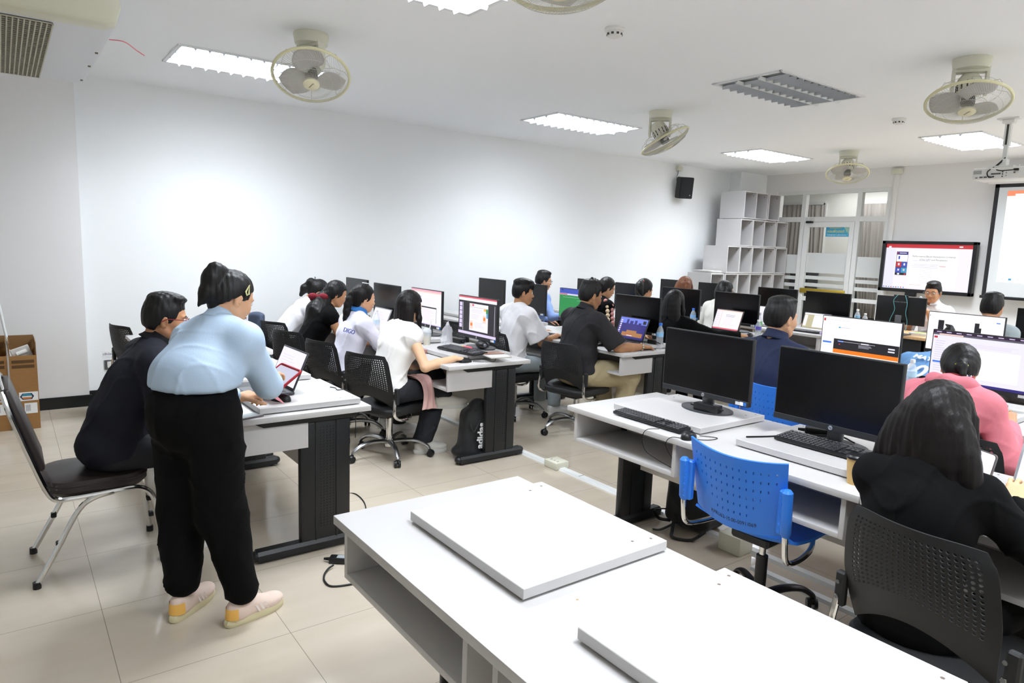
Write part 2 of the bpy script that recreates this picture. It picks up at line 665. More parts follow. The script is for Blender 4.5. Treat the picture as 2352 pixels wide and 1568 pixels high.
# ---- the corridor behind the glass
CX = 13.0
struct('wall_corridor', MB().box(CX, CX + .1, 3.4, 9.0, 0, 3.0), mat('corridor_paint', '#eceee9', rough=.7))
struct('ceiling_corridor', MB().box(X1 + .15, CX + .1, 3.4, 9.0, 2.9, 3.0), M_ceil)
struct('wall_corridor_end', MB().box(X1 + .15, CX, 9.0, 9.1, 0, 3.0), mat('corridor_paint'))
struct('wall_corridor_side', MB().box(X1 + .15, CX, 3.3, 3.4, 0, 3.0), mat('corridor_paint'))
M_curtain = mat('grey_curtain', '#a8a49f', rough=.9, var=(6, .12, (1, 4, .3)))


def curtain(y0, y1, z0, z1, label, pinch=0.):
    n = 60

    def fn(u, v):
        w_ = 1 - pinch * (1 - v) * (1 - v)
        yy = (y0 + y1) / 2 + (u - .5) * (y1 - y0) * w_ - pinch * (1 - v) * .25
        return (CX - .07 + .028 * math.sin(u * (y1 - y0) * 70 + 1.5 * math.sin(u * 9)) * (.5 + .5 * (1 - v)), yy, z0 + v * (z1 - z0))
    mb = MB().grid(fn, n, 8)
    o = build('curtain', mb, M_curtain)
    md = o.modifiers.new('thick', 'SOLIDIFY')
    md.thickness = .004
    tag(o, label, 'curtain')


def cwindow(n, y0, y1, z0, z1):
    mb = MB()
    for a in (y0, y1):
        mb.box(CX - .03, CX, a - .03, a + .03, z0, z1)
    for b in (z0, z1, 2.22):
        mb.box(CX - .03, CX, y0, y1, b - .03, b + .03)
    o = struct(n, mb, M_alum_white, 'window behind curtains across the corridor')
    build('glass_pane', MB().box(CX - .012, CX - .004, y0, y1, z0, z1), mat('night_window', '#30363c', rough=.05), o)


cwindow('window_2', 7.30, 8.65, 1.3, 2.64)
cwindow('window_3', 6.10, 6.62, .4, 2.62)
curtain(7.70, 8.6, 1.0, 2.62, 'grey curtain across the corridor, left end behind the shelving')
curtain(7.28, 7.66, 1.4, 2.60, 'grey gathered curtain seen through the glass door', .25)
curtain(6.08, 6.62, .5, 2.60, 'grey tied curtain seen through the narrow pane beside the door', .35)
cb = thing('corridor_cabinet', 'low cabinet with red, white and blue files behind the glass door', 'cabinet', (0, 0, 0))
build('body', MB().box(CX - .5, CX - .12, 7.25, 7.62, 0, 1.34), mat('dark_cabinet', '#3a3d42', rough=.5), cb)
for i in range(5):
    build('file', MB().box(CX - .42, CX - .18, 7.27 + i * .07, 7.32 + i * .07, 1.34, 1.56), mat(('file_red', 'file_white', 'file_navy')[i % 3], ('#a3343a', '#e8e8ea', '#2c3350')[i % 3], rough=.6), cb)

# ---- conduit, junction boxes and outlet
o = thing('conduit', 'white vertical conduit with a cream junction box beside the glass partition', 'conduit', (X1, 5.0, 0))
build('pipe', MB().box(-.03, -.002, -.028, .028, .1, CZ - .09), M_whiteplastic, o)
build('junction_box', MB().rbox(-.075, -.002, -.075, .075, CZ - .11, CZ - .03, .008), M_cream, o)
# ---------------------------------------------------------------- ceiling lights
M_lampframe = mat('lamp_frame_white', '#e4e6e6', rough=.4)
M_louvre = mat('aluminium_louvre', '#b9bdbf', rough=.3, metal=.7)
M_lampon = mat('lit_fluorescent_diffuser', '#edf4ff', emit=23.0)
M_lampoff = mat('unlit_reflector', '#9ea3a4', rough=.3, metal=.6)
LW, LD = 1.2, .6


def troffer(x, y, label, on=True, power=60):
    t = thing('ceiling_light', label, 'ceiling light', (x, y, CZ), 0, 'recessed ceiling lights')
    fr = MB()
    for a, b, c, d in ((-LW / 2 - .02, LW / 2 + .02, -LD / 2 - .02, -LD / 2 + .008), (-LW / 2 - .02, LW / 2 + .02, LD / 2 - .008, LD / 2 + .02), (-LW / 2 - .02, -LW / 2 + .008, -LD / 2, LD / 2), (LW / 2 - .008, LW / 2 + .02, -LD / 2, LD / 2)):
        fr.box(a, b, c, d, -.012, 0)
    build('frame', fr, M_lampframe, t)
    build('diffuser', MB().box(-LW / 2, LW / 2, -LD / 2, LD / 2, -.0035, -.0005), M_lampon if on else M_lampoff, t)
    lv = MB()
    for j in range(1, 3):
        yy = -LD / 2 + j * LD / 3
        lv.prism([(yy - .018, -.012), (yy + .018, -.012), (yy, -.034)], -LW / 2, LW / 2, M=Matrix(((0, 0, 1, 0), (1, 0, 0, 0), (0, 1, 0, 0), (0, 0, 0, 1))))
    for i in range(1, 12):
        xx = -LW / 2 + i * LW / 12
        lv.add([(xx - .012, -LD / 2, -.008), (xx + .012, -LD / 2, -.008), (xx, -LD / 2, -.032), (xx - .012, LD / 2, -.008), (xx + .012, LD / 2, -.008), (xx, LD / 2, -.032)], [(0, 2, 1), (3, 4, 5), (0, 1, 4, 3), (1, 2, 5, 4), (2, 0, 3, 5)])
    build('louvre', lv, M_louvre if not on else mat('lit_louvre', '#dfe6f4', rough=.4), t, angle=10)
    if on:
        la = bpy.data.lights.new('tube_light', 'AREA')
        la.shape = 'RECTANGLE'
        la.size, la.size_y = LW - .04, LD - .04
        la.energy = power
        la.color = (.91, .965, 1.0)
        la.spread = math.radians(LSPREAD)
        lo = bpy.data.objects.new('tube_light', la)
        COL.objects.link(lo)
        lo.location = (x, y, CZ - .045)
    return t


LPOW, LSPREAD = 22, 138
troffer(1.73, 5.98, 'lit louvred ceiling light nearest the side wall, partly behind the first fan', power=LPOW)
troffer(5.26, 5.88, 'lit ceiling light between the first fan and the tilted fan along the side wall', power=LPOW)
troffer(8.65, 5.78, 'lit ceiling light farthest along the side wall above the cube shelves', power=LPOW)
troffer(1.72, 3.36, 'lit ceiling light cut off by the top edge of the photo', power=LPOW)
troffer(5.36, 3.42, 'unlit grey louvred ceiling panel in the middle of the ceiling', on=False)
troffer(8.96, 3.36, 'lit ceiling light beside the projector pole', power=LPOW)
for x in (1.72, 5.36, 8.96):
    troffer(x, .75, 'lit ceiling light of the row behind the camera', power=LPOW)
    troffer(x, -1.9, 'lit ceiling light of the last row behind the camera', power=LPOW)
la = bpy.data.lights.new('corridor_light', 'AREA')
la.energy, la.size = 24, 1.6
lo = bpy.data.objects.new('corridor_light', la)
COL.objects.link(lo)
lo.location = (12.0, 6.2, 2.88)

# ---------------------------------------------------------------- ceiling fans
M_fanblade = mat('translucent_grey_fan_blade', '#b9b6b4', rough=.35)
M_fanwire = mat('fan_guard_wire', '#c9c8bb', rough=.4)
M_vent = mat('dark_vent', '#3a3a36', rough=.6)


def fan(x, y, label, yaw, tilt, spin=0., rz=0.):
    t = thing('ceiling_fan', label, 'fan', (x, y, CZ), rz, 'orbit ceiling fans')
    m = MB()
    m.lathe([(.001, 0), (.115, 0), (.118, -.012), (.108, -.07), (.10, -.075), (.001, -.075)], n=28)
    build('mounting_cup', m, M_cream, t)
    yk = MB()
    for s in (-1, 1):
        yk.prism([(-.035, -.06), (.035, -.06), (.03, -.225), (.0, -.25), (-.03, -.225)], s * .098 - .009, s * .098 + .009, M=Matrix(((1, 0, 0, 0), (0, 0, 1, 0), (0, 1, 0, 0), (0, 0, 0, 1))))
    yk.rbox(-.04, .04, -.105, .105, -.095, -.062, .01)
    build('yoke', yk, M_cream, t)
    A = Matrix.Translation((0, 0, -.185)) @ Matrix.Rotation(yaw - rz, 4, 'Z') @ Matrix.Rotation(tilt, 4, 'Y')
    mo = MB()
    mo.lathe([(.001, .09), (.05, .085), (.072, .05), (.078, 0), (.074, -.05), (.05, -.07), (.001, -.072)], n=24, M=A)
    build('motor', mo, M_cream, t)
    vt = MB()
    for i in range(14):
        a = 2 * PI * i / 14
        vt.box(-.004, .004, .074, .0795, -.045, .01, M=A @ Matrix.Rotation(a, 4, 'Z'))
    build('motor_vent', vt, M_vent, t)
    R = .25
    cz = -.115
    ring = MB()
    pts = [A @ Vector((R * math.cos(i * PI / 24), R * math.sin(i * PI / 24), cz)) for i in range(48)]
    ring.tube(pts, .0105, 8, True)
    build('guard_ring', ring, mat('aged_cream_plastic', '#d6d2ac', rough=.45), t)
    wires = MB()
    for i in range(96):
        a = 2 * PI * i / 96
        pr = [(.052, cz - .075), (.12, cz - .072), (.195, cz - .052), (.238, cz - .022), (R, cz)]
        wires.tube([A @ Vector((r * math.cos(a + .9 * (1 - r / R)), r * math.sin(a + .9 * (1 - r / R)), z)) for r, z in pr], .0011, 3)
    for r, z in ((.14, cz - .068), (.2, cz - .049)):
        wires.tube([A @ Vector((r * math.cos(i * PI / 18), r * math.sin(i * PI / 18), z)) for i in range(36)], .0014, 3, True)
    for i in range(8):
        a = 2 * PI * i / 8
        wires.tube([A @ Vector((r * math.cos(a), r * math.sin(a), z)) for r, z in ((.085, cz + .075), (.15, cz + .085), (.22, cz + .06), (R, cz))], .002, 4)
    for r, z in ((.12, cz + .082), (.19, cz + .075)):
        wires.tube([A @ Vector((r * math.cos(i * PI / 18), r * math.sin(i * PI / 18), z)) for i in range(36)], .0016, 3, True)
    build('guard_wires', wires, M_fanwire, t)
    for k in range(3):
        a0 = spin + 2 * PI * k / 3

        def fn(u, v):
            rr = .045 + v * .182
            wd = (.55 + .62 * math.sin(PI * min(1, v * 1.02) ** .75)) * (1 - .3 * v)
            a = a0 + (u - .5) * wd * 1.7
            edge = math.sin(PI * min(1, max(0, v)) ** 4) * 0
            return A @ Vector((rr * math.cos(a) * (1 - edge), rr * math.sin(a), cz + .012 + (u - .5) * .045 * (1 - .4 * v)))
        b = build('blade', MB().grid(fn, 10, 8), M_fanblade, t)
        md = b.modifiers.new('thick', 'SOLIDIFY')
        md.thickness = .003
    hb = MB()
    hb.lathe([(.001, cz + .05), (.038, cz + .045), (.045, cz), (.04, cz - .02), (.001, cz - .021)], n=20, M=A)
    build('hub', hb, M_greyplastic, t)
    cp = MB()
    cp.lathe([(.001, cz - .083), (.040, cz - .082), (.054, cz - .075), (.056, cz - .066), (.001, cz - .066)], n=28, M=A)
    c = build('centre_cap', cp, mat('aged_cream_cap', '#dcd6b4', rough=.4), t)
    text = text_mb('Panasonic', .013, A @ frame_m((0, 0, cz - .0832), (math.cos(LOGO), math.sin(LOGO), 0), (math.sin(LOGO), -math.cos(LOGO), 0)), .0004)
    build('logo', text, M_vent, c)
    pc = MB()
    pc.tube(bez([(.03, 0, -.08), (.06, .01, -.12), (.05, .02, -.17), (.02, .01, -.2)], 6), .0035, 6)
    build('cable', pc, M_cable, t)
    return t


LOGO = .6
fan(1.76, 4.75, 'cream ceiling fan in front of the lit louvred light', 1.21, .52, .9, .35)
fan(5.33, 4.80, 'cream ceiling fan tilted nearly edge on above the wall', 2.19, .52, .3, .6)
fan(8.91, 4.76, 'cream ceiling fan farthest away, above the glass door', .6, .40, .2, .5)
fan(5.38, 2.08, 'large cream ceiling fan near the projector pole', .45, .36, 1.4, .5)
fan(1.86, 2.26, 'ceiling fan just cut off by the top edge of the photo', 1.0, .2, 0., 0)

# ---------------------------------------------------------------- smoke detectors, air conditioner
for (x, y), lab in (((3.16, 3.27), 'white smoke detector on the ceiling above the middle aisle'), ((7.15, 3.35), 'white smoke detector beside the large fan near the projector')):
    t = thing('smoke_detector', lab, 'smoke detector', (x, y, CZ))
    build('base', MB().lathe([(.001, 0), (.062, 0), (.064, -.012), (.058, -.02), (.001, -.02)], n=28), M_whiteplastic, t)
    build('sensor_head', MB().lathe([(.001, -.02), (.048, -.02), (.05, -.03), (.044, -.05), (.03, -.056), (.001, -.057)], n=24), M_whiteplastic, t)
    sl = MB()
    for i in range(9):
        sl.box(-.008, .008, .044, .0495, -.044, -.032, M=Matrix.Rotation(2 * PI * i / 9, 4, 'Z'))
    build('sensor_slot', sl, M_vent, t)

t = thing('air_conditioner', 'cream ceiling mounted air conditioner with dark intake grille', 'air conditioner', (0, 0, 0))
ax0, ax1, ay0, ay1, az0, az1 = -.75, .53, 4.1, 5.72, 2.6, 2.86
prof = [(ax0, az0 + .02), (ax0 + .02, az0), (ax1 - .06, az0), (ax1 - .01, az0 + .02), (ax1 + .015, az0 + .10), (ax1 - .01, az1 - .03), (ax1 - .08, az1), (ax0, az1)]
MX = Matrix(((1, 0, 0, 0), (0, 0, 1, 0), (0, 1, 0, 0), (0, 0, 0, 1)))
ec = MB()
pts = [(x, z) for x, z in prof]
n = len(pts)
rings = []
for yy, s in ((ay0 - .045, .86), (ay0 - .035, .93), (ay0 - .012, .99), (ay0 + .06, 1.0)):
    cx_, cz_ = (ax0 + ax1) / 2, (az0 + az1) / 2
    rings.append([(cx_ + (x - cx_) * (1 - (1 - s) * .25), yy, cz_ + (z - cz_) * s) for x, z in pts])
vs = [p for r in rings for p in r]
fs = [tuple(range(n))] + [(k * n + i, (k + 1) * n + i, (k + 1) * n + (i + 1) % n, k * n + (i + 1) % n) for k in range(3) for i in range(n)]
ec.add(vs, fs)
build('end_cap', ec, mat('ac_cream', '#d3d1bb', rough=.35), t, angle=50)
build('casing', MB().prism(pts, ay0 + .06, ay1, M=MX), mat('ac_white', '#d9dadd', rough=.5), t)
gr = MB()
gx0, gx1 = ax0 + .05, .26
for i in range(43):
    xx = gx0 + (gx1 - gx0) * i / 42
    gr.box(xx - .003, xx + .003, ay0 + .09, ay1 - .03, az0 - .012, az0 - .006)
for j in range(36):
    yy = ay0 + .09 + (ay1 - ay0 - .12) * j / 35
    gr.box(gx0, gx1, yy - .0025, yy + .0025, az0 - .010, az0 - .004)
build('intake_grille', gr, mat('aged_grille', '#b9b6a2', rough=.5), t)
build('filter', MB().box(gx0, gx1, ay0 + .09, ay1 - .03, az0 - .004, az0 - .0015), mat('dark_filter', '#2e2b26', rough=.9), t)
cl = MB()
for y_ in (4.7, 5.1, 5.6):
    cl.rbox(ax1 - .045, ax1 - .03, y_, y_ + .012, az0 - .004, az0 + .004, .001)
build('clip', cl, mat('clip_brown', '#6d6a58', rough=.5), t)
hg = MB()
for xx in (ax0 + .2, ax1 - .25):
    for yy in (ay0 + .2, ay1 - .2):
        hg.cyl((xx, yy, az1 - .005), (xx, yy, CZ), .006)
build('hanger_rod', hg, M_steel, t)
tag(build('pink_string', MB().tube(bez([(.535, 4.5, 2.64), (.60, 4.45, 2.63), (.66, 4.48, 2.605), (.70, 4.47, 2.58)], 8), .003, 6), mat('pink_string', '#e48a94', rough=.7)), 'pink string trailing from the air conditioner', 'string')
# ---------------------------------------------------------------- desks: x0 is the sitter's edge, ya the aisle end, seats run towards yb
M_knock = mat('beige_modesty_panel', '#cfcac3', rough=.5)


def desk(x0, ya, sgn, label, seats=2, depth=.72, group='white computer desks', legs=(0, 1)):
    L = .8 * seats
    t = thing('computer_desk', label, 'desk', (x0, ya, 0), 0, group)
    S = lambda y: sgn * y

    def bx(mb, xa, xb, p, q, z0, z1, r=.0, mi=None):
        a, b = sorted((S(p), S(q)))
        return mb.rbox(xa, xb, a, b, z0, z1, r, 2, mi) if r else mb.box(xa, xb, a, b, z0, z1, mi)
    build('tabletop', bx(MB(), 0, depth, 0, L - .003, .722, .75, .0025), M_white, t)
    for s in range(seats):
        o = .8 * s
        c = MB()
        p, q = (.045, .745)
        bx(c, .018, .40, o + p, o + p + .02, .56, .722, .001)
        bx(c, .018, .40, o + q - .02, o + q, .56, .722, .001)
        bx(c, .0185, .395, o + p + .02, o + q - .02, .56, .58, .001)
        bx(c, .375, .395, o + p + .02, o + q - .02, .58, .722)
        build('shelf_box', c, M_white, t)
    m = MB()
    bx(m, .50, .518, .105, L - .105, .33, .722)
    mo = build('modesty_panel', m, M_knock, t)
    sc = MB()
    for k in range(seats * 2):
        sc.cyl((.5, S(.16 + k * (L - .32) / max(1, seats * 2 - 1)), .64 - .16), (.496, S(.16 + k * (L - .32) / max(1, seats * 2 - 1)), .64 - .16), .007, n=10)
    build('cam_screw', sc, M_steel, mo)
    for k in legs:
        yc = .075 if k == 0 else L - .075
        g = MB()
        bx(g, .36, .63, yc - .025, yc + .025, .05, .69, .018)
        for xx in (.44, .55):
            bx(g, xx - .003, xx + .003, yc - .029, yc + .029, .06, .685)
        lg = build('leg_panel', g, M_blackmetal, t)
        pf = MB()
        for i in range(5):
            for j in range(36):
                pf.cyl((.465 + i * .017, S(yc - .0262), .13 + j * .015), (.465 + i * .017, S(yc - .0245), .13 + j * .015), .003, n=6)
        build('perforation', pf, mat('perforation_black', '#060606', rough=.8), lg)
        f = MB()
        a, b = sorted((S(yc - .036), S(yc + .036)))
        f.prism([(a, 0.012), (b, .012), (b, .045), (b - .012, .062), (a + .012, .062), (a, .045)], .145, .70, M=Matrix(((0, 0, 1, 0), (1, 0, 0, 0), (0, 1, 0, 0), (0, 0, 0, 1))))
        for xx in (.145, .70):
            f.ball((xx, (a + b) / 2, .036), (.03, .034, .026), 12, 8)
        for xx in (.17, .67):
            f.cyl((xx, (a + b) / 2, 0), (xx, (a + b) / 2, .014), .016, n=12)
        build('foot', f, M_blackmetal, t)
        h = MB()
        h.prism([(.12, .722), (.70, .722), (.64, .69), (.18, .69)], a, b, M=Matrix(((1, 0, 0, 0), (0, 0, 1, 0), (0, 1, 0, 0), (0, 0, 0, 1))))
        build('top_bracket', h, M_blackmetal, t)
    return t


def riser(x, y, label, sx=.517, sy=.57, z=.75, holes=True):
    """loose raised board that carries a monitor; x, y = sitter-side corner with the larger y."""
    t = thing('riser_board', label, 'board', (x, y - sy, z), 0, 'white riser boards on the desks')
    b = MB().rbox(0, sx, 0, sy, .006, .034, .0015, 1)
    for xx in (.05, sx - .05):
        b.box(xx - .03, xx + .03, .03, sy - .03, 0, .006)
    o = build('board', b, M_white, t)
    h = MB()
    if holes:
        for xx, yy in ((sx - .03, .035), (sx - .09, .05), (sx - .03, sy - .035), (sx - .09, sy - .05)):
            h.cyl((xx, yy, .0338), (xx, yy, .0344), .0045, n=10)
        build('screw_hole', h, mat('hole_brown', '#6e6058', rough=.8), o)
    return t


# ---------------------------------------------------------------- screens
def px_screen(w, h, items, x, yc, zc, mb):
    """items: (u0, v0, u1, v1, slot); u to the viewer's right, v down, the viewer looks along +x."""
    for k, (u0, v0, u1, v1, s) in enumerate(items):
        xx = x - .00025 * (k if k < 6 else 6 + .06 * k)
        ya, yb = yc + w / 2 - u0 * w, yc + w / 2 - u1 * w
        za, zb = zc + h / 2 - v0 * h, zc + h / 2 - v1 * h
        mb.add([(xx, ya, zb), (xx, ya, za), (xx, yb, za), (xx, yb, zb)], [(3, 2, 1, 0)][:1], s)
    return mb


def lines(u0, v0, u1, n, dv, s, seed=1, th=.006, ragged=.4):
    r = random.Random(seed)
    return [(u0, v0 + i * dv, u1 - ragged * r.random() * (u1 - u0), v0 + i * dv + th, s) for i in range(n)]


# palettes: slot -> colour
PAL = dict(w='#f4efff', lav='#d9cdf2', pink='#f2a9bd', rose='#d9596a', red='#c22c36', txt='#b9aede', dark='#23222c', grey='#5b5866', blue='#3c78e8', org='#ff7d12', white='#ffffff', yel='#f0b43c', grn='#1f8a45', gld='#3a4fb5', teal='#3a9ac9', sky='#6f7fe0', nav='#241f78', sand='#a8743f', salmon='#f5cfc4', khaki='#b7ad86', plum='#3c2148', lt='#e9e6f6')
PKEY = list(PAL)
P = {k: i for i, k in enumerate(PKEY)}
PSTR = dict(dark=.5, plum=.6)


def pal_mats(s=1.0):
    return [glow(PAL[k], s * PSTR.get(k, 1.0)) for k in PKEY]


def doc_screen(seed):
    return [(0, 0, 1, 1, P['w']), (0, 0, 1, .05, P['pink']), (0, .05, 1, .09, P['salmon']), (0, .09, .13, 1, P['lt'])] + lines(.015, .14, .11, 12, .045, P['txt'], seed) + [(.2, .2, .36, .215, P['blue'])] + lines(.2, .26, .8, 6, .03, P['lav'], seed + 1)


SCR = {}
SCR['site'] = doc_screen(3) + [(.22, .48, .86, .93, P['dark']), (.31, .52, .85, .93, P['w'])] + lines(.36, .57, .8, 9, .036, P['pink'], 9) + [(.235, .53, .29, .60, P['w']), (.235, .62, .29, .69, P['grey']), (.235, .71, .29, .78, P['w']), (.235, .8, .29, .87, P['w']), (0, .97, 1, 1, P['lav'])]
SCR['slides'] = [(0, 0, 1, 1, P['dark']), (0, 0, 1, .04, P['rose']), (0, .04, 1, .115, P['w']), (0, .115, 1, .15, P['dark']), (.3, .17, .79, .88, P['w'])] + [(.025, .17 + .115 * i, .10, .27 + .115 * i, P['lav']) for i in range(6)] + \
    [(.12, .16, .127, .92, P['lt']), (.955, .16, .962, .92, P['lt']), (.31, .19, .36, .24, P['salmon']), (.37, .185, .42, .235, P['rose']), (.3, .26, .79, .265, P['dark']), (.68, .27, .74, .33, P['yel']), (.74, .27, .79, .38, P['grn']), (.75, .38, .79, .5, P['teal']),
     (.32, .62, .40, .84, P['salmon']), (.335, .68, .385, .76, P['org']), (.66, .44, .74, .64, P['salmon']), (.675, .49, .725, .57, P['org'])] + lines(.36, .32, .66, 3, .035, P['txt'], 4) + lines(.36, .45, .64, 4, .035, P['txt'], 5) + lines(.44, .66, .74, 4, .035, P['txt'], 6) + [(0, .93, 1, 1, P['lav'])]
SCR['football'] = [(0, 0, 1, 1, P['grn']), (0, 0, 1, .2, P['gld']), (0, .16, .6, .21, P['lav']), (0, .17, .22, .2, P['red']), (.05, .03, .1, .06, P['dark']), (.55, .04, .75, .07, P['red']), (.1, .28, 1, .284, P['lt']), (.5, .36, 1, .364, P['lt']), (.6, .55, .9, .57, P['nav']), (0, .94, 1, 1, P['grey'])]
SCR['home'] = [(0, 0, 1, 1, P['white']), (.01, .05, .035, .11, P['red']), (0, .02, 1, .035, P['lt'])] + lines(.05, .07, .40, 1, .03, P['txt'], 4) + lines(.02, .2, .12, 8, .065, P['lav'], 5) + [(.02, .58, .14, .62, P['blue']), (.22, .22, .245, .25, P['teal']), (.25, .23, .37, .24, P['txt']), (.17, .50, 1, .74, P['dark']), (.17, .74, 1, .83, P['org']), (.23, .54, .3, .57, P['blue']), (.24, .61, .26, .635, P['red']), (.53, .54, .63, .565, P['lt'])] + lines(.5, .59, .68, 3, .025, P['lt'], 7) + [(.87, .57, .95, .60, P['lt']), (.87, .63, .95, .66, P['lt'])] + lines(.22, .34, .9, 4, .07, P['lt'], 8)
SCR['bars'] = [(0, 0, 1, 1, P['white']), (.14, .2, .22, .75, P['dark']), (.63, .2, .69, .75, P['dark']), (.67, .32, .72, .75, P['dark']), (.9, .14, .95, .165, P['blue']), (.01, .08, .02, .11, P['grey'])] + lines(.3, .22, .5, 3, .07, P['lt'], 2) + [(0, .93, 1, .96, P['lt'])]
SCR['dash'] = [(0, 0, 1, 1, P['lt']), (0, 0, 1, .05, P['plum']), (0, .05, 1, .085, P['grey']), (.06, .055, .3, .08, P['salmon'])] + [(.03 + .1 * i, .015, .08 + .1 * i, .03, P['lav']) for i in range(9)] + [(.01, .11, .045, .15, P['red'])] + lines(.03, .2, .15, 14, .045, P['txt'], 11) + [(.02, .6, .17, .635, P['blue']), (.27, .3, .85, .86, P['white']), (.26, .3, .29, .42, P['dark'])] + lines(.31, .34, .42, 1, .03, P['txt'], 2) + lines(.26, .2, .95, 3, .025, P['lav'], 12) + [(0, .95, 1, 1, P['nav'])] + [(.02 + .04 * i, .96, .04 + .04 * i, .985, P[('blue', 'white', 'teal', 'lt', 'red', 'yel')[i % 6]]) for i in range(7)]
SCR['game'] = [(0, 0, 1, 1, P['nav']), (0, 0, 1, .28, P['sky']), (.25, .08, .33, .3, P['nav']), (.38, .14, .5, .3, P['nav']), (.55, .1, .64, .3, P['nav']), (.7, .2, .8, .3, P['nav']), (.2, .7, .95, .9, P['sand']), (.35, .6, .72, .7, P['sand']), (.0, .9, 1, 1, P['nav']), (.3, .78, .6, .8, P['red'])] + [(.04, .12 + .1 * i, .1, .19 + .1 * i, P['lav']) for i in range(7)] + [(.85, .08, .96, .24, P['dark']), (.4, .84, .6, .87, P['lt'])]
SCR['paper'] = [(0, 0, 1, 1, P['salmon']), (.24, .05, .98, .93, P['w']), (0, .04, .22, .93, P['lt']), (0, .93, 1, 1, P['rose'])] + lines(.40, .22, .78, 3, .05, P['dark'], 4, .01) + lines(.36, .42, .86, 8, .05, P['pink'], 5) + lines(.03, .1, .15, 7, .11, P['rose'], 6)
SCR['khaki'] = [(0, 0, 1, 1, P['khaki']), (.38, .12, .92, .93, P['w']), (0, 0, 1, .1, P['lt']), (.02, .15, .14, .9, P['lt']), (0, .95, 1, 1, P['khaki'])] + lines(.45, .25, .85, 8, .07, P['txt'], 5)
SCR['pinkdoc'] = [(0, 0, 1, 1, P['w']), (0, 0, 1, .1, P['pink']), (0, .1, 1, .13, P['salmon'])] + lines(.08, .22, .3, 8, .08, P['pink'], 4) + lines(.42, .25, .9, 8, .07, P['lav'], 6)
SCR['plain'] = [(0, 0, 1, 1, P['lt'])] + lines(.1, .2, .8, 8, .08, P['txt'], 6)


def hp_logo(M, r=.0095):
    mb = MB()
    mb.lathe([(.0001, 0), (r, 0), (r, .0008), (.0001, .0008)], n=24, M=M)
    text_mb('hp', r * 1.75, M @ Matrix.Translation((0, r * .1, .001)), .0004, mi=1, mb=mb)
    return mb


MW, MH = .546, .335


def monitor(loc, label, screen=None, rotz=0, group='desktop monitors', z0=.784, lift=.072, shiny=1.):
    """HP style monitor, its display facing -x; loc is the stand's centre on the board."""
    t = thing('monitor', label, 'monitor', (loc[0], loc[1], z0), rotz, group)
    zb = lift
    hs = MB().rbox(-.012, .012, -MW / 2, MW / 2, zb, zb + MH, .003, 2)
    hs.rbox(.01, .032, -.2, .2, zb + .04, zb + .27, .01, 2)
    build('housing', hs, M_matteblack, t)
    ch = MB().rbox(-.0145, -.009, -MW / 2, MW / 2, zb, zb + .027, .001, 1)
    c = build('chin', ch, mat('chin_plastic', '#25272a', rough=.45), t)
    ML = frame_m((-.0145, 0, zb + .0135), (0, -1, 0), (0, 0, 1))
    build('logo', hp_logo(ML), [M_logo, M_blackplastic], t)
    dz = zb + .027 + (MH - .032) / 2
    d = MB()
    w, h = MW - .012, MH - .032
    if screen:
        px_screen(w, h, SCR[screen], -.0125, 0, dz, d)
        build('display', d, pal_mats(), t)
    else:
        build('display', d.box(-.0132, -.012, -w / 2, w / 2, dz - h / 2, dz + h / 2), M_screenoff, t)
    st = MB()
    yy = -MW / 2 + .012
    st.box(-.0152, -.0145, yy + .036, yy + .062, zb + .004, zb + .02, 0)
    st.box(-.0154, -.0145, yy + .018, yy + .035, zb + .004, zb + .022, 1)
    st.box(-.0152, -.0145, yy, yy + .017, zb + .004, zb + .022, 2)
    build('sticker', st, [mat('sticker_grey', '#cfd2d4'), mat('sticker_white', '#f1f1f1'), mat('sticker_blue', '#2d6fc4')], t)
    nk = MB().rbox(.025, .05, -.035, .035, .008, zb + .16, .01, 3)
    build('stand_neck', nk, mat('stand_grey', '#77797c', rough=.4, metal=.4), t)
    bs = MB()
    bs.prism([(.03 + .105 * math.cos(a * PI / 16), .145 * math.sin(a * PI / 16)) for a in range(32)], 0, .009)
    build('stand_base', bs, M_greyplastic, t)
    return t


def keyboard(loc, label, rotz=0):
    t = thing('keyboard', label, 'keyboard', loc, rotz, 'black keyboards')
    K = Matrix.Rotation(-.06, 4, 'Y') @ Matrix.Translation((.07, 0, .004))
    build('body', MB().rbox(-.07, .07, -.22, .22, 0, .016, .004, 2, M=K), M_blackplastic, t)
    kb = MB()
    kw = .0182
    for r in range(6):
        xx = .052 - r * .0205 - (.004 if r else 0)
        for c in range(15):
            yy = .205 - c * kw
            if r == 5 and 4 <= c <= 8:
                if c == 4:
                    kb.rbox(xx - .008, xx + .008, yy - kw * 4.4, yy + .008, .016, .0205, .002, 1, M=K)
                continue
            kb.rbox(xx - .008, xx + .008, yy - .0082, yy + .0082, .016, .0205, .002, 1, M=K)
        for c in range(3):
            if r == 3 or (r == 4 and c != 1):
                continue
            yy = -.078 - c * kw
            kb.rbox(xx - .008, xx + .008, yy - .0082, yy + .0082, .016, .0205, .002, 1, M=K)
        for c in range(4):
            if r == 0:
                continue
            yy = -.142 - c * kw
            kb.rbox(xx - .008, xx + .008, yy - .0082, yy + .0082, .016, .0205, .002, 1, M=K)
    build('keys', kb, mat('key_plastic', '#212227', rough=.35), t, angle=20)
    return t


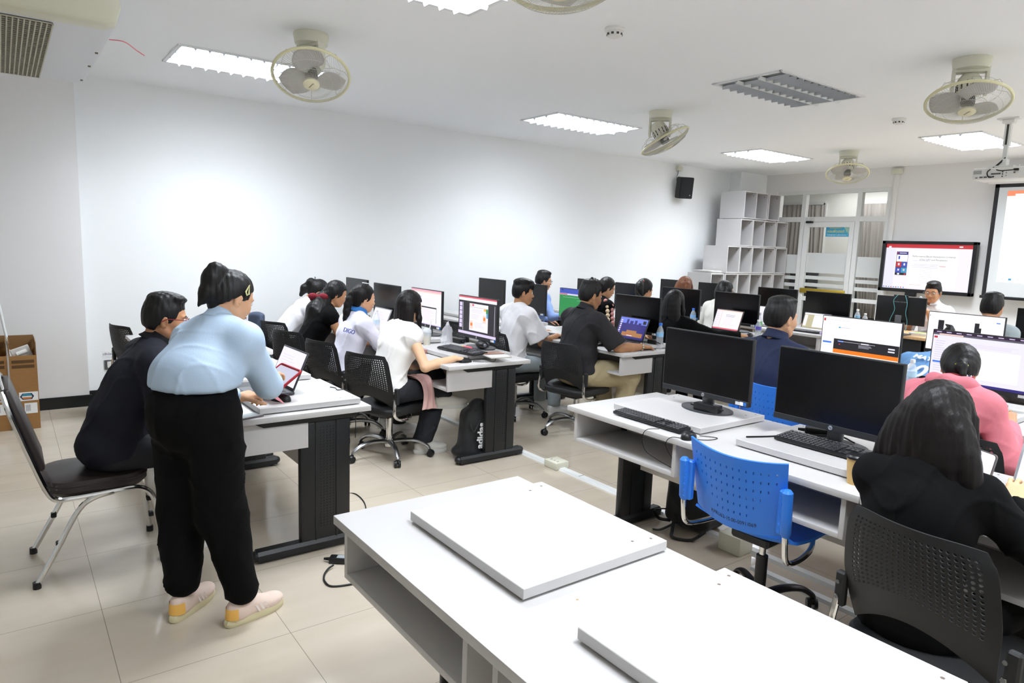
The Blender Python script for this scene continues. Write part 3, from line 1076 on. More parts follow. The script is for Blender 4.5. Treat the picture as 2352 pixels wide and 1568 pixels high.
def mouse(loc, label, rotz=0, m=None, group='computer mice'):
    t = thing('computer_mouse', label, 'mouse', loc, rotz, group)

    def fn(u, v):
        a = u * 2 * PI
        b = v * PI / 2
        r = math.cos(b)
        x = .056 * r * math.cos(a)
        y = .031 * r * math.sin(a) * (1 - .12 * math.cos(a))
        z = .036 * math.sin(b) ** .8 * (1 - .28 * (x / .056)) if v > 0 else 0
        return (x, y, max(0, z))
    build('shell', MB().grid(fn, 28, 9), m or M_blackplastic, t, angle=60)
    wh = MB().cyl((.026, -.0035, .027), (.026, .0035, .027), .0075, n=14)
    build('scroll_wheel', wh, M_greyplastic, t)
    return t


def cable(name, pts, label, r=.0022, m=None, n=10, cat='cable'):
    return tag(build(name, MB().tube(bez(pts, n), r, 6), m or M_cable), label, cat)


# ---------------------------------------------------------------- laptop, facing -x, hinge at x = +.11
def laptop(loc, label, screen, rotz=0, open_=1.9, body=None, w=.35, d=.235, sh=.215):
    body = body or M_greyplastic
    t = thing('laptop', label, 'laptop', loc, rotz, 'open laptops')
    build('base', MB().rbox(-d / 2, d / 2, -w / 2, w / 2, .003, .019, .004, 2), body, t)
    kb = MB()
    for r in range(5):
        for c in range(14):
            xx = d / 2 - .045 - r * .0195
            yy = w / 2 - .03 - c * (w - .06) / 13
            kb.box(xx - .008, xx + .008, yy - .0095, yy + .0095, .019, .0203)
    build('keys', kb, mat('laptop_keys', '#18181b', rough=.5), t)
    build('touchpad', MB().box(-d / 2 + .015, -d / 2 + .075, -.055, .055, .019, .0194), mat('touchpad_grey', '#55565b', rough=.35), t)
    H = Matrix.Translation((d / 2 - .008, 0, .018)) @ Matrix.Rotation(open_ - PI / 2, 4, 'Y')
    lid = MB().rbox(-.004, .004, -w / 2, w / 2, 0, sh, .003, 2, M=H)
    li = build('lid', lid, body, t)
    s = MB()
    px_screen(w - .02, sh - .025, SCR[screen], -.0048, 0, sh / 2 + .004, s)
    s.v = [tuple(H @ Vector(p)) for p in s.v]
    build('display', s, pal_mats(), li)
    return t


# ---------------------------------------------------------------- bottles
M_pet = mat('clear_plastic', '#eef3f7', rough=.08, alpha=.32)
M_water = mat('water', '#eef6fb', rough=.02, trans=1, ior=1.25)
M_bluecap = mat('blue_cap', '#2d6bd0', rough=.4)
M_whitecap = mat('white_cap', '#eef0f0', rough=.4)


def bottle(loc, label, cap=None, lab='#7db6e2', h=.225, r=.031, fill=.6):
    t = thing('water_bottle', label, 'bottle', loc, 0, 'plastic water bottles')
    s = h / .225
    pr = [(.001, .002), (r * .8, 0), (r, .008), (r * .93, .03), (r, .04), (r * .93, .055), (r, .065), (r * .98, .10), (r, .105), (r, .145), (r * .9, .165), (r * .62, .185), (r * .42, .198), (r * .42, .212), (.001, .212)]
    build('body', MB().lathe([(a, b * s) for a, b in pr], n=22), M_pet, t)
    build('cap', MB().lathe([(.001, .203 * s), (r * .5, .203 * s), (r * .5, .222 * s), (r * .46, .226 * s), (.001, .226 * s)], n=18), cap or M_bluecap, t)
    lb = MB().lathe([(r * 1.004, .105 * s), (r * 1.006, .106 * s), (r * 1.006, .144 * s), (r * 1.004, .145 * s)], n=22)
    lb.m = [1 if 24 < i % 22 + 22 < 31 else 0 for i in range(len(lb.m))]
    build('wrap', lb, [mat('bottle_wrap_' + lab.lstrip('#'), lab, rough=.4), M_whitecap], t)
    return t


# ---------------------------------------------------------------- office chairs, the sitter faces +x
def star_base(t, arm, col, r=.30, z=.40, seed=0.):
    g = MB()
    g.cyl((0, 0, .08), (0, 0, .14), .034, .03, 20)
    g.cyl((0, 0, .13), (0, 0, .30), .025, n=20)
    build('gas_column', g, col, t)
    build('piston', MB().cyl((0, 0, .29), (0, 0, z), .014, n=14), M_chrome, t)
    for k in range(5):
        a = seed + 2 * PI * k / 5
        R_ = Matrix.Rotation(a, 4, 'Z')
        m = MB()
        m.tube([R_ @ Vector(p) for p in bez([(.02, 0, .115), (.12, 0, .128), (.22, 0, .118), (.285, 0, .082), (r, 0, .062)], 4)], [.024 - .009 * i / 16 for i in range(17)], 10, flat=.75)
        lg = build('leg', m, arm, t)
        c = MB()
        C_ = Matrix.Rotation(a, 4, 'Z') @ Matrix.Translation((r, 0, 0)) @ Matrix.Rotation(a * 2.3, 4, 'Z')
        for s in (-1, 1):
            p0, p1 = C_ @ Vector((.012, s * .006, .027)), C_ @ Vector((.012, s * .023, .027))
            c.cyl(p0, p1, .027, .024, 16)
        c.cyl(C_ @ Vector((.0, 0, .03)), C_ @ Vector((0, 0, .07)), .009, n=8)
        c.rbox(-.006, .02, -.02, .02, .035, .056, .008, 1, M=C_)
        build('caster', c, M_blackplastic, lg)


def back_shell(fn, cols, rows, v0, v1, u0, hole, mb, mask=None):
    """Curved shell with real holes: fn(u, v) -> point; a fine net with a hole in each inner cell."""
    us = [-1, -1 + (1 - u0) * .5] + [-u0 + 2 * u0 * i / cols for i in range(cols + 1)] + [1 - (1 - u0) * .5, 1]
    vs = [0, v0 * .33, v0 * .66] + [v0 + (v1 - v0) * j / rows for j in range(rows + 1)] + [v1 + (1 - v1) * .5, 1]
    for j in range(len(vs) - 1):
        for i in range(len(us) - 1):
            a, b, c, d = us[i], us[i + 1], vs[j], vs[j + 1]
            inner = 2 <= i < 2 + cols and 3 <= j < 3 + rows and (mask is None or mask((a + b) / 2, (c + d) / 2))
            if not inner:
                mb.add([fn(a, c), fn(b, c), fn(b, d), fn(a, d)], [(0, 1, 2, 3)])
                continue
            hw, hh = hole
            um, vm = (a + b) / 2, (c + d) / 2
            du, dv = (b - a) / 2, (d - c) / 2
            out = [(a, c), (um, c), (b, c), (b, vm), (b, d), (um, d), (a, d), (a, vm)]
            if hw < 0:
                sq = [(-1, -1), (0, -1), (1, -1), (1, 0), (1, 1), (0, 1), (-1, 1), (-1, 0)]
                inn = [(um + p * du * -hw, vm + q * dv * hh) for p, q in sq]
            else:
                sq = [(-.7, -.7), (0, -1), (.7, -.7), (1, 0), (.7, .7), (0, 1), (-.7, .7), (-1, 0)]
                inn = [(um + p * du * hw, vm + q * dv * hh) for p, q in sq]
            vv = [fn(*p) for p in out + inn]
            mb.add(vv, [(k, (k + 1) % 8, 8 + (k + 1) % 8, 8 + k) for k in range(8)])
    return mb


def weld(o, th, bev=True):
    bm = bmesh.new()
    bm.from_mesh(o.data)
    bmesh.ops.remove_doubles(bm, verts=bm.verts[:], dist=.0004)
    bmesh.ops.recalc_face_normals(bm, faces=bm.faces[:])
    bm.to_mesh(o.data)
    bm.free()
    o.data.polygons.foreach_set('use_smooth', [True] * len(o.data.polygons))
    md = o.modifiers.new('thick', 'SOLIDIFY')
    md.thickness = th
    md.offset = 0
    es = o.modifiers.new('crisp_edges', 'EDGE_SPLIT')
    es.split_angle = math.radians(40)
    return o


def seat_mesh(w=.46, d=.46, z=.43, th=.06, r=.1):
    pl = rrect(d, w, r, 6)
    n = len(pl)
    mb = MB()
    rings = [(.90, z - th), (1.0, z - th * .7), (1.0, z - th * .3), (.96, z - .006), (.86, z), (.5, z + .004)]
    vs = [(x * s, y * s, zz) for s, zz in rings for x, y in pl]
    fs = [(k * n + i, k * n + (i + 1) % n, (k + 1) * n + (i + 1) % n, (k + 1) * n + i) for k in range(len(rings) - 1) for i in range(n)]
    fs += [tuple(range(n - 1, -1, -1)), tuple(range((len(rings) - 1) * n, len(rings) * n))]
    return mb.add(vs, fs)


BZ = 0.


def black_back(u, v):
    hw = .225 * (1 - .10 * abs(v - .45)) * (.95 + .05 * math.sin(PI * v))
    if v > .8:
        hw *= 1 - .10 * ((v - .8) / .2) ** 2
    z = .415 + BZ + .40 * v + .085 * (1 - v) ** 1.3 * (1 - u * u) - .035 * max(0, abs(u) - .55) ** 2 * (v > .9)
    x = -.205 - .055 * v - .05 * (1 - u * u) + .035 * (1 - v) ** 3
    return Vector((x, u * hw, z))


def black_chair(loc, rotz, label, group='black perforated office chairs', seed=.3, z=.425):
    t = thing('office_chair', label, 'chair', loc, rotz, group)
    star_base(t, M_alu, M_chrome, z=z - .03, seed=seed)
    build('seat', seat_mesh(z=z, th=.065), M_seatblack, t)
    build('seat_pan', MB().rbox(-.12, .12, -.09, .09, z - .105, z - .06, .01, 1), M_blackplastic, t)
    b = build('backrest', back_shell(black_back, 22, 15, .30, .93, .86, (.62, .64), MB()), M_matteblack, t)
    weld(b, .005)
    for s in (-1, 1):
        m = MB()
        m.tube(bez([(.05, s * .15, z - .075), (-.05, s * .235, z - .08), (-.16, s * .25, z - .075), (-.225, s * .248, z - .03), (-.215, s * .242, z + .08)], 6), .0115, 10)
        br = build('back_bracket', m, M_chrome, t)
        pl = MB().rbox(-.225, -.200, s * .245 - .018 - .01, s * .245 + .008, z + .045, z + .16, .006, 1)
        build('bracket_sleeve', pl, M_matteblack, br)
        sc = MB()
        for zz in (z + .075, z + .125):
            sc.cyl((-.2255, s * .24, zz), (-.229, s * .24, zz), .0065, n=10)
        build('bolt', sc, M_steel, br)
    return t


def blue_back(u, v):
    hw = .205 + .018 * v
    x = -.20 - .06 * v - .05 * (1 - u * u)
    z = .515 + BZ + .285 * v - .03 * (1 - v) * (1 - u * u) + .02 * v * u * u
    return Vector((x, u * hw, z))


def blue_chair(loc, rotz, label, txt):
    t = thing('office_chair', label, 'chair', loc, rotz, 'blue plastic office chairs')
    star_base(t, M_blackplastic, M_blackplastic, z=.41 + BZ, seed=.9)
    up = lambda pts: [(a, b_, c_ + BZ) for a, b_, c_ in pts]
    mask = lambda u, v: abs(u) < .2 + 1.25 * (v - .12)
    mb = back_shell(blue_back, 14, 6, .18, .90, .90, (-.17, .30), MB(), mask)
    b = weld(build('backrest', mb, M_blue, t), .009)

    # inventory number painted below the slots
    tm = MB()
    F_ = frame_m((0, 0, 0), (1, 0, 0), (0, 1, 0))
    text_mb(txt, .021, F_, .0, mb=tm)
    vv = []
    for x, y, _ in tm.v:
        u = -x / .21
        p = blue_back(u, .115 + y / .285)
        q = blue_back(u, .2)
        nrm = Vector((-1, -2 * .055 * u / .21 * -1, .2)).normalized()
        vv.append(tuple(p + nrm * .0055))
    tm.v = vv
    build('inventory_number', tm, mat('marker_black', '#15161c', rough=.6), b)

    def sfn(u, v):
        s = 2 * u - 1
        x = -.205 + .45 * v
        hw = .215 * (1 - .12 * max(0, v - .5))
        z = .445 + BZ + .03 * s * s * (1 - v * .5) - .018 * math.sin(PI * v) + (.03 * (1 - v / .15) if v < .15 else 0) - (.06 * ((v - .85) / .15) ** 2 if v > .85 else 0)
        return Vector((x, s * hw, z))
    s_ = weld(build('seat', MB().grid(sfn, 16, 16), M_blue, t), .012)
    build('seat_pan', MB().rbox(-.12, .12, -.09, .09, .385 + BZ, .43 + BZ, .01, 1), M_blackplastic, t)
    for s in (-1, 1):
        m = MB()
        m.tube(bez(up([(.15, s * .14, .41), (.0, s * .21, .408), (-.14, s * .235, .405), (-.235, s * .238, .425), (-.262, s * .238, .50), (-.272, s * .238, .64)]), 7), .0115, 10)
        br = build('back_bracket', m, M_chrome, t)
        sl = MB()
        sl.tube(up([(-.262, s * .238, .535), (-.265, s * .238, .55), (-.27, s * .238, .62), (-.277, s * .238, .715), (-.278, s * .238, .725)]), [.014, .021, .021, .021, .013], 14)
        sl.rbox(-.275, -.245, s * .235 - .035 * (s > 0), s * .235 + .035 * (s < 0), .54 + BZ, .715 + BZ, .006, 1)
        for k in range(6):
            sl.cyl((-.29, s * .222, .56 + BZ + k * .027), (-.2935, s * .222, .56 + BZ + k * .027), .003, n=6)
        build('bracket_sleeve', sl, M_blue, br)
    return t
# ---------------------------------------------------------------- desks in rows (row letters run from the camera to the front wall)
RX = dict(A=.783, B=2.432, C=4.05, D=5.65, E=7.08)
FD = desk(RX['A'], 1.945, -1, 'empty white desk in the foreground with two bare riser boards')
st_ = MB()
st_.prism([(.536 + .011 * math.cos(a * PI / 6), -.978 + .004 * math.sin(a * PI / 6) + .006 * math.cos(a * PI / 6)) for a in range(12)], .7500, .7503)
for dx_, dy_ in ((.644, -.907), (.700, -.913), (.30, -.80)):
    st_.cyl((dx_, dy_, .7499), (dx_, dy_, .7504), .0035, n=10)
build('stain', st_, mat('stain_brown', '#b08c66', rough=.8), FD)
desk(RX['A'], .345, -1, 'white desk continuing the bare foreground desk off the bottom edge')
desk(RX['A'], 3.215, 1, 'white desk with the laptop where the seated man and standing woman are')
desk(RX['A'], 4.815, 1, 'white desk behind the man in the dark jacket, near the side wall')
desk(RX['B'], 2.73, -1, 'white desk carrying two switched-off black monitors and two keyboards')
desk(RX['B'], 1.13, -1, 'white desk of the woman with long hair and black blazer')
desk(2.452, 4.0, 1, 'white desk of the woman in the white blouse holding the mouse')
desk(2.452, 5.6, 1, 'white desk of the long-haired women next to the side wall')
desk(RX['C'], 3.88, 1, 'white desk of the man in the black T-shirt playing a game')
desk(RX['C'], 5.48, 1, 'white desk at the side wall in front of the man in the white T-shirt')
desk(RX['C'], 2.7, -1, 'white desk of the student in the navy polo and blue chair')
desk(RX['C'], 1.1, -1, 'white desk in front of the woman in the pink hoodie')
desk(RX['D'], 3.9, 1, 'white desk of the woman in black using a laptop with pink screen')
desk(RX['D'], 5.5, 1, 'white desk in front of the woman in the flowered dress')
desk(RX['D'], 2.65, -1, 'white desk of the person in the light blue jersey')
desk(RX['E'], 3.88, 1, 'white desk with the lilac mouse and small laptop')
desk(RX['E'], 5.48, 1, 'white desk beside the cube shelves')
desk(RX['E'], 2.5, -1, 'white desk under the projection screen')
# teacher desk
t = thing('teacher_desk', 'light wood desk of the man standing at the front', 'desk', (8.12, 3.25, 0))
M_wood = mat('light_wood', '#d8b183', rough=.4, var=(5, .1, (1, 8, 1)))
build('tabletop', MB().rbox(0, .7, 0, 1.5, .72, .75, .003), M_wood, t)
build('front_panel', MB().box(.05, .07, .04, 1.46, .12, .72), mat('dark_front_panel', '#26272a', rough=.5), t)
for y in (.03, 1.43):
    build('leg', MB().box(.05, .66, y, y + .04, 0, .72), M_blackmetal, t)

RZ = .784
rb = [(.962, 1.776, 'bare riser board on the foreground desk, the fully visible one'), (.962, 1.012, 'bare riser board on the foreground desk cut by the bottom edge'),
      (.948, 3.835, 'riser board under the laptop of the man in the dark jacket'), (.95, 4.56, 'riser board behind the seated man in the dark jacket'),
      (2.585, 2.53, 'riser board under the leftmost switched-off monitor and keyboard'), (2.585, 1.765, 'riser board under the second switched-off monitor in the middle'), (2.585, .95, 'riser board under the laptop of the woman in the black blazer'),
      (2.60, 4.755, 'riser board under the monitor and tablet of the woman in the white blouse'), (2.60, 5.6, 'riser board under the monitor beside the drink cup'), (2.60, 6.27, 'riser board behind the open laptop with the bottle'), (2.60, 7.19, 'riser board nearest the side wall in the second row'),
      (4.215, 4.56, 'riser board under the gaming laptop and black monitor'), (4.215, 5.39, 'riser board under the green football screen'), (4.215, 6.26, 'riser board in front of the man with glasses'), (4.215, 7.1, 'riser board nearest the side wall in the third row'),
      (4.215, 2.6, 'riser board under the screen with the orange banner'), (4.215, 1.8, 'riser board under the purple-topped web page screen'),
      (5.82, 4.65, 'riser board behind the laptop with the pink page'), (5.82, 5.38, 'riser board next to the woman with straight black hair'), (5.82, 6.19, 'riser board in front of the hair clip ponytail'), (5.82, 6.95, 'riser board in front of the flowered dress'), (5.82, 2.47, 'riser board under the white screen with black bars'),
      (7.25, 4.5, 'riser board behind the small laptop on the fifth row'), (7.25, 5.19, 'riser board beside the small laptop on the fifth row'), (7.25, 6.13, 'riser board in front of the bobbed woman'), (7.25, 6.9, 'riser board nearest the cube shelves')]
for x, y, lab in rb:
    riser(x, y, lab)

# ---------------------------------------------------------------- monitors
mons = [('m1', 2.90, 2.19, 'large switched-off black monitor at the aisle end, wide power brick on its foot', None, 0),
        ('m2', 2.85, 1.475, 'large switched-off black monitor above the second keyboard, left of the black blazer', None, 0),
        ('c1', 2.995, 4.465, 'monitor showing a page with orange pictures beside the woman in the white blouse', 'slides', 0),
        ('c2', 3.01, 5.31, 'monitor showing a pinkish web page behind the drink cup', 'site', 0),
        ('c3', 2.95, 5.98, 'dark grey monitor behind the open laptop near the side wall', None, 0),
        ('c4', 3.05, 6.90, 'leftmost dark grey monitor against the side wall', None, 0),
        ('d1', 4.77, 6.83, 'dark grey monitor against the wall left of the man in the white T-shirt', None, 0),
        ('d2', 4.70, 5.97, 'dark monitor hiding the lower face of the man with glasses', None, 0),
        ('gr', 4.62, 5.10, 'monitor with a green football game', 'football', 0),
        ('e1', 4.60, 4.27, 'black monitor behind the gaming laptop', None, 0),
        ('w1', 4.70, 2.30, 'monitor with white page and orange banner behind the second black monitor', 'home', 0),
        ('w3', 4.53, 1.505, 'monitor with purple browser bar behind the pink hoodie', 'dash', 0),
        ('f1', 6.3, 6.70, 'dark monitor behind the woman in the flowered dress', None, 0),
        ('f2', 6.22, 5.90, 'dark monitor behind the ponytail with red hair beads', None, 0),
        ('e2', 6.17, 5.08, 'black monitor in front of the woman with straight black hair', None, 0),
        ('e3', 6.20, 4.36, 'black monitor behind the laptop with the pink page', None, 0),
        ('w2', 6.12, 2.18, 'monitor with white page and tall black bars behind the topknot', 'bars', 0),
        ('b2', 6.15, 1.42, 'black monitor low at the right edge beside the white page with bars', None, 0),
        ('f3', 7.87, 6.6, 'dark monitor behind the brown-haired head', None, 0),
        ('f4', 7.80, 5.85, 'dark monitor behind the bobbed woman near the shelves', None, 0),
        ('g1', 7.78, 4.89, 'black monitor just right of the cube shelves', None, 0),
        ('g2', 7.74, 4.21, 'black monitor behind the small laptop in front of the glass door', None, 0),
        ('b1', 7.64, 2.03, 'black monitor at the right edge under the projection screen', None, 0)]
MON = {}
proto = None
for key, x, y, lab, scr, rz in mons:
    z = .75 if key == 'b2' else RZ
    if scr is None and proto is not None:
        MON[key] = dup(proto, (x, y, z), rz, lab)
    else:
        MON[key] = monitor((x, y), lab, scr, rz, z0=z)
        if scr is None:
            proto = MON[key]
# teacher monitor, its back to the class
t = thing('monitor', 'back of the dark monitor with light blue cable on the teacher desk', 'monitor', (8.25, 3.615, .75), PI, 'desktop monitors')
hs = MB().rbox(-.012, .012, -.27, .27, .115, .43, .003, 2)
hs.rbox(.01, .03, -.08, .08, .16, .45, .008, 2)
build('housing', hs, M_matteblack, t)
build('inventory_label', text_mb('KPRU60-15.00-0061', .018, frame_m((.0315, 0, .37), (0, 1, 0), (0, 0, 1))), mat('label_grey', '#9aa0a4'), t)
build('stand_neck', MB().rbox(.02, .05, -.035, .035, .0, .22, .01, 3), mat('stand_grey'), t)
build('stand_base', MB().rbox(-.08, .14, -.13, .13, 0, .01, .003, 1), M_greyplastic, t)
tc = MB()
tc.tube(bez([(.034, -.03, .45), (.036, -.07, .38), (.036, -.05, .28), (.036, -.085, .17), (.06, -.09, .06)], 8), .004, 6)
tc.tube(bez([(.034, .05, .45), (.036, .08, .36), (.036, .075, .25), (.036, .10, .15), (.05, .10, .05)], 8), .004, 6)
build('cable', tc, mat('teal_cable', '#6fb6bd', rough=.5), t)

# ---------------------------------------------------------------- keyboards, mice, power bricks
keyboard((2.505, 2.235, .751), 'dark keyboard on the aisle end of the two-monitor desk', 0)
keyboard((2.72, 1.445, RZ), 'black keyboard on the riser board under the second switched-off monitor', 0)
keyboard((2.70, 4.33, RZ), 'black keyboard in front of the page with orange pictures', .12)
keyboard((4.16, 5.02, .751), 'black keyboard beside the hand of the man in the white T-shirt', 0)
keyboard((4.13, 4.52, .751), 'black keyboard tucked under the gaming laptop', 0)
mouse((2.50, 1.955, .75), 'black mouse on the desk beside the aisle end keyboard', .25)
mouse((1.09, 3.39, RZ), 'black mouse on the riser board beside the red tablet', 2.2)
mouse((2.66, 4.115, .75), 'black mouse under the hand of the woman in the white blouse', .1)
mouse((7.24, 3.95, .75), 'lilac mouse beside the small laptop', 0, mat('lilac_plastic', '#cbb9e0', rough=.4))
mouse((5.98, 4.02, RZ), 'black mouse beside the laptop with the pink page', .3)


def brick(loc, label, rz=0, dims=(.115, .048, .031)):
    t = thing('power_adapter', label, 'power adapter', loc, rz)
    a, b, c = dims
    build('body', MB().rbox(-b / 2, b / 2, -a / 2, a / 2, 0, c, .005, 2), M_blackplastic, t)
    p = MB()
    p.cyl((0, a / 2, c / 2), (0, a / 2 + .03, c / 2), .009, .006, 10)
    p.cyl((0, -a / 2, c / 2), (0, -a / 2 - .02, c / 2), .008, .005, 10)
    build('plug', p, M_blackplastic, t)
    return t


brick((2.875, 2.145, RZ + .0095), 'black power brick lying on the foot of the aisle end monitor', .12, (.135, .06, .038))
brick((2.98, 1.60, RZ + .001), 'black power brick left of the stand of the second switched-off monitor', .5, (.12, .05, .034))
brick((3.0, 4.80, RZ), 'long black power brick between the two lit screens of the second row', .1, (.17, .06, .04))
t = brick((1.28, 3.075, 0), 'black laptop power brick on the floor at the end of the foreground aisle', .9)
build('rating_label', MB().box(-.016, .016, -.04, .02, .031, .0314), mat('label_grey'), t)
cable('power_cable', [(1.225, 3.04, .015), (1.19, 3.02, .012), (1.155, 2.98, .006), (1.135, 2.92, .005), (1.15, 2.86, .005), (1.26, 2.83, .005), (1.4, 2.84, .005)], 'black power cable curling from the floor brick', .005)
cable('laptop_charging_cable', [(1.42, 4.1, .45), (1.55, 4.0, .12), (1.66, 3.98, .006), (1.72, 3.9, .004), (1.70, 3.72, .004), (1.62, 3.55, .004), (1.45, 3.3, .004), (1.36, 3.12, .012)], 'thin black cable on the floor behind the black desk leg', .004)
cable('mouse_cable', [(2.555, 1.94, .757), (2.60, 1.91, .753), (2.61, 1.88, .753), (2.55, 1.88, .753), (2.47, 1.935, .755), (2.425, 2.0, .752), (2.424, 2.02, .70), (2.5, 1.995, .60), (2.6, 1.99, .585), (2.7, 2.0, .60)], 'thin mouse cable hanging over the desk edge', .0018)
cable('keyboard_cable', [(2.46, 2.10, .765), (2.425, 2.15, .752), (2.424, 2.17, .70), (2.44, 2.15, .64), (2.47, 2.05, .60), (2.5, 2.0, .583), (2.58, 1.98, .60)], 'keyboard cable drooping into the open shelf', .0018)
cable('display_cable', [(2.64, 1.75, RZ + .004), (2.75, 1.70, RZ + .003), (2.86, 1.66, RZ + .005), (2.93, 1.58, RZ + .012), (2.98, 1.5, RZ + .02), (2.95, 1.42, RZ + .015)], 'black display cable beside the second keyboard', .004)
cb = MB()
for i in range(7):
    cb.tube(bez([(2.80 + .006 * i, 1.54, RZ + .012 + .004 * (i % 3)), (2.79 + .008 * i, 1.48, RZ + .022 + .003 * (i % 2)), (2.80 + .007 * i, 1.42 - .01 * (i % 3), RZ + .013)], 6), .0032, 6)
tag(build('cable_bundle', cb, M_cable), 'tied black cable bundle in front of the second monitor stand', 'cable')
cable('monitor_power_cable', [(2.9, 1.36, RZ + .004), (2.86, 1.31, RZ + .003), (2.88, 1.22, RZ + .003), (2.95, 1.15, RZ + .003)], 'thin cable looping right of the second monitor stand', .0025)
cable('mouse_cable', [(2.72, 4.11, .753), (2.78, 4.06, .753), (2.86, 4.04, .753), (2.9, 4.06, .79), (2.98, 4.1, .79)], 'thin cable running from the mouse of the white blouse woman', .0018)
cable('mouse_cable', [(4.66, 3.96, .753), (4.62, 3.95, .753), (4.56, 4.0, .753), (4.5, 3.94, .753), (4.45, 3.99, .753)], 'thin mouse cable beside the bottle of the black T-shirt man', .0018)
cb = MB()
for i in range(6):
    cb.tube(bez([(4.62 + .02 * (i % 2), 4.08, RZ + .01 + .012 * (i % 3)), (4.57, 4.02 - .012 * i, RZ + .03 - .003 * i), (4.64, 3.98 + .006 * i, RZ + .008)], 6), .0034, 6)
cb.rbox(4.56, 4.61, 4.0, 4.1, RZ, RZ + .035, .006)
tag(build('cable_bundle', cb, M_cable), 'black cables and adapter heap behind the gaming laptop', 'cable')
cable('laptop_cable', [(1.42, 3.57, RZ + .005), (1.44, 3.54, RZ + .003), (1.43, 3.49, RZ + .003), (1.47, 3.46, RZ + .002), (1.52, 3.46, .72), (1.54, 3.5, .5)], 'thin black cable from the laptop on the near left desk', .0025)

# ---------------------------------------------------------------- laptops
laptop((1.07, 3.655, RZ), 'open grey laptop in front of the seated man, red tablet before it', 'plain', .02, 1.98, w=.36)
laptop((2.70, 5.92, .751), 'open silver laptop behind the water bottles on the second row', 'plain', .0, 1.95, M_alu)
laptop((4.33, 4.22, RZ), 'open dark laptop showing a blue block game', 'game', -.03, 1.95, mat('dark_laptop', '#2e2d33', rough=.4), w=.355)
laptop((5.86, 4.33, RZ), 'open dark laptop with pink page in front of the woman in black', 'paper', -.08, 1.9, mat('dark_laptop'), w=.35, sh=.23)
laptop((7.32, 4.17, .751), 'small open laptop with khaki page on the fifth row', 'khaki', 0, 1.9, mat('dark_laptop'), w=.33, sh=.2)
laptop((2.80, .66, RZ), 'open laptop with pinkish page in front of the woman in the black blazer', 'pinkdoc', -.06, 1.92, mat('silver_laptop', '#a4a5aa', rough=.35, metal=.4), w=.345, sh=.23)
laptop((7.32, 4.95, .751), 'laptop with a white page half hidden by the navy student', 'plain', 0, 1.85, w=.33)

# red tablet, phones
t = thing('tablet', 'tablet in red case tilted in the hands of the standing woman', 'tablet', (1.095, 3.455, .885))
A = Matrix.Rotation(.06, 4, 'Z') @ Matrix.Rotation(-.63, 4, 'Y')
cs = MB()
cs.prism([(p[0], p[1]) for p in rrect(.26, .185, .014)], -.008, 0, M=A @ Matrix.Rotation(PI / 2, 4, 'Z'))
for i in range(1):
    cs.tube([A @ Matrix.Rotation(PI / 2, 4, 'Z') @ Vector((p[0], p[1], 0)) for p in rrect(.255, .18, .014)], .0055, 6, True)
build('case', cs, M_red, t)
ds = MB()
q = A @ Matrix.Rotation(PI / 2, 4, 'Z')
ds.prism(rrect(.235, .16, .004), 0, .0015, 0, M=q)
ds.box(-.10, .11, -.06, -.035, .0016, .0017, 1, M=q)
build('display', ds, [mat('tablet_glass', '#b9b6c4', rough=.08, coat=.5), mat('tablet_glass')], t)
build('case_flap', MB().add([(-.085, -.13, -.052), (-.06, -.13, -.042), (-.02, -.17, -.092), (-.025, -.17, -.092)], [(0, 1, 2, 3), (3, 2, 1, 0)]), mat('pink_case_flap', '#b9727a', rough=.5), t)


def phone(loc, label, M=None, w=.072, h=.15, scr='#c9d6dc', em=0):
    t = thing('phone', label, 'phone', loc)
    M = M or Matrix.Identity(4)
    build('body', MB().prism(rrect(h, w, .011), 0, .0085, M=M), mat('phone_frame', '#6f6a6b', rough=.3, metal=.5), t, angle=50)
    build('display', MB().prism(rrect(h - .006, w - .006, .009), .0085, .0089, M=M), (glow(scr, 1.0) if em else mat('phone_glass', '#aebcc1', rough=.1)), t)
    return t


t = phone((.885, 3.265, .75), 'grey phone lying at the desk end beside the standing woman', Matrix.Rotation(.25, 4, 'Z'))
PH = frame_m((0, 0, 0), (.18, -.10, .98), (.25, .95, .06))
phone((2.56, .815, .905), 'upright phone with white page held over the laptop', PH, .078, .16, '#f2f3fb', 1)
t = thing('tablet', 'tablet with brown cover lying at the end of the second row desk', 'tablet', (2.90, 4.085, RZ), -.15)
build('body', MB().rbox(-.085, .085, -.11, .11, .0, .012, .004), mat('pale_case', '#c9c6c0', rough=.4), t)
build('display', MB().box(-.075, .075, -.10, .0, .012, .0125), mat('tablet_dim', '#d3d6d8', rough=.1), t)
build('cover', MB().rbox(-.08, .08, .0, .105, .012, .018, .003), mat('brown_cover', '#8d6a5a', rough=.5), t)

# ---------------------------------------------------------------- bottles and small things
bottle((3.00, 6.62, .75), 'tall clear bottle at the face of the ponytail woman in the white polo', M_whitecap, '#c9e2f2', .25)
bottle((2.66, 5.60, .75), 'clear bottle in front of the silver laptop', M_whitecap, '#cfe4f4', .235)
bottle((4.60, 3.99, .75), 'blue-capped bottle at the desk corner beside the gaming laptop', None, '#8fc2ea', .225)
bottle((6.13, 4.86, RZ), 'blue-capped bottle left of the pink-page laptop', None, '#7fb4e4', .20)
bottle((6.17, 4.06, .75), 'short bottle with purple base right of the pink-page laptop', M_whitecap, '#6a5fc0', .19)
bottle((6.27, 4.12, .75), 'tall bottle with green band nearest the navy student', M_whitecap, '#8cc98a', .255)
bottle((6.32, 4.03, .75), 'bottle with light blue cap touching the navy student head', mat('light_blue_cap', '#6fb0e6', rough=.4), '#9fd0ea', .25)
bottle((6.30, 5.62, .75), 'blue-labelled bottle behind the flowered dress', mat('light_blue_cap'), '#3f74d0', .21)
bottle((4.72, 1.955, .75), 'clear bottle right of the screen with the orange banner', M_whitecap, '#bcdcf2', .21)
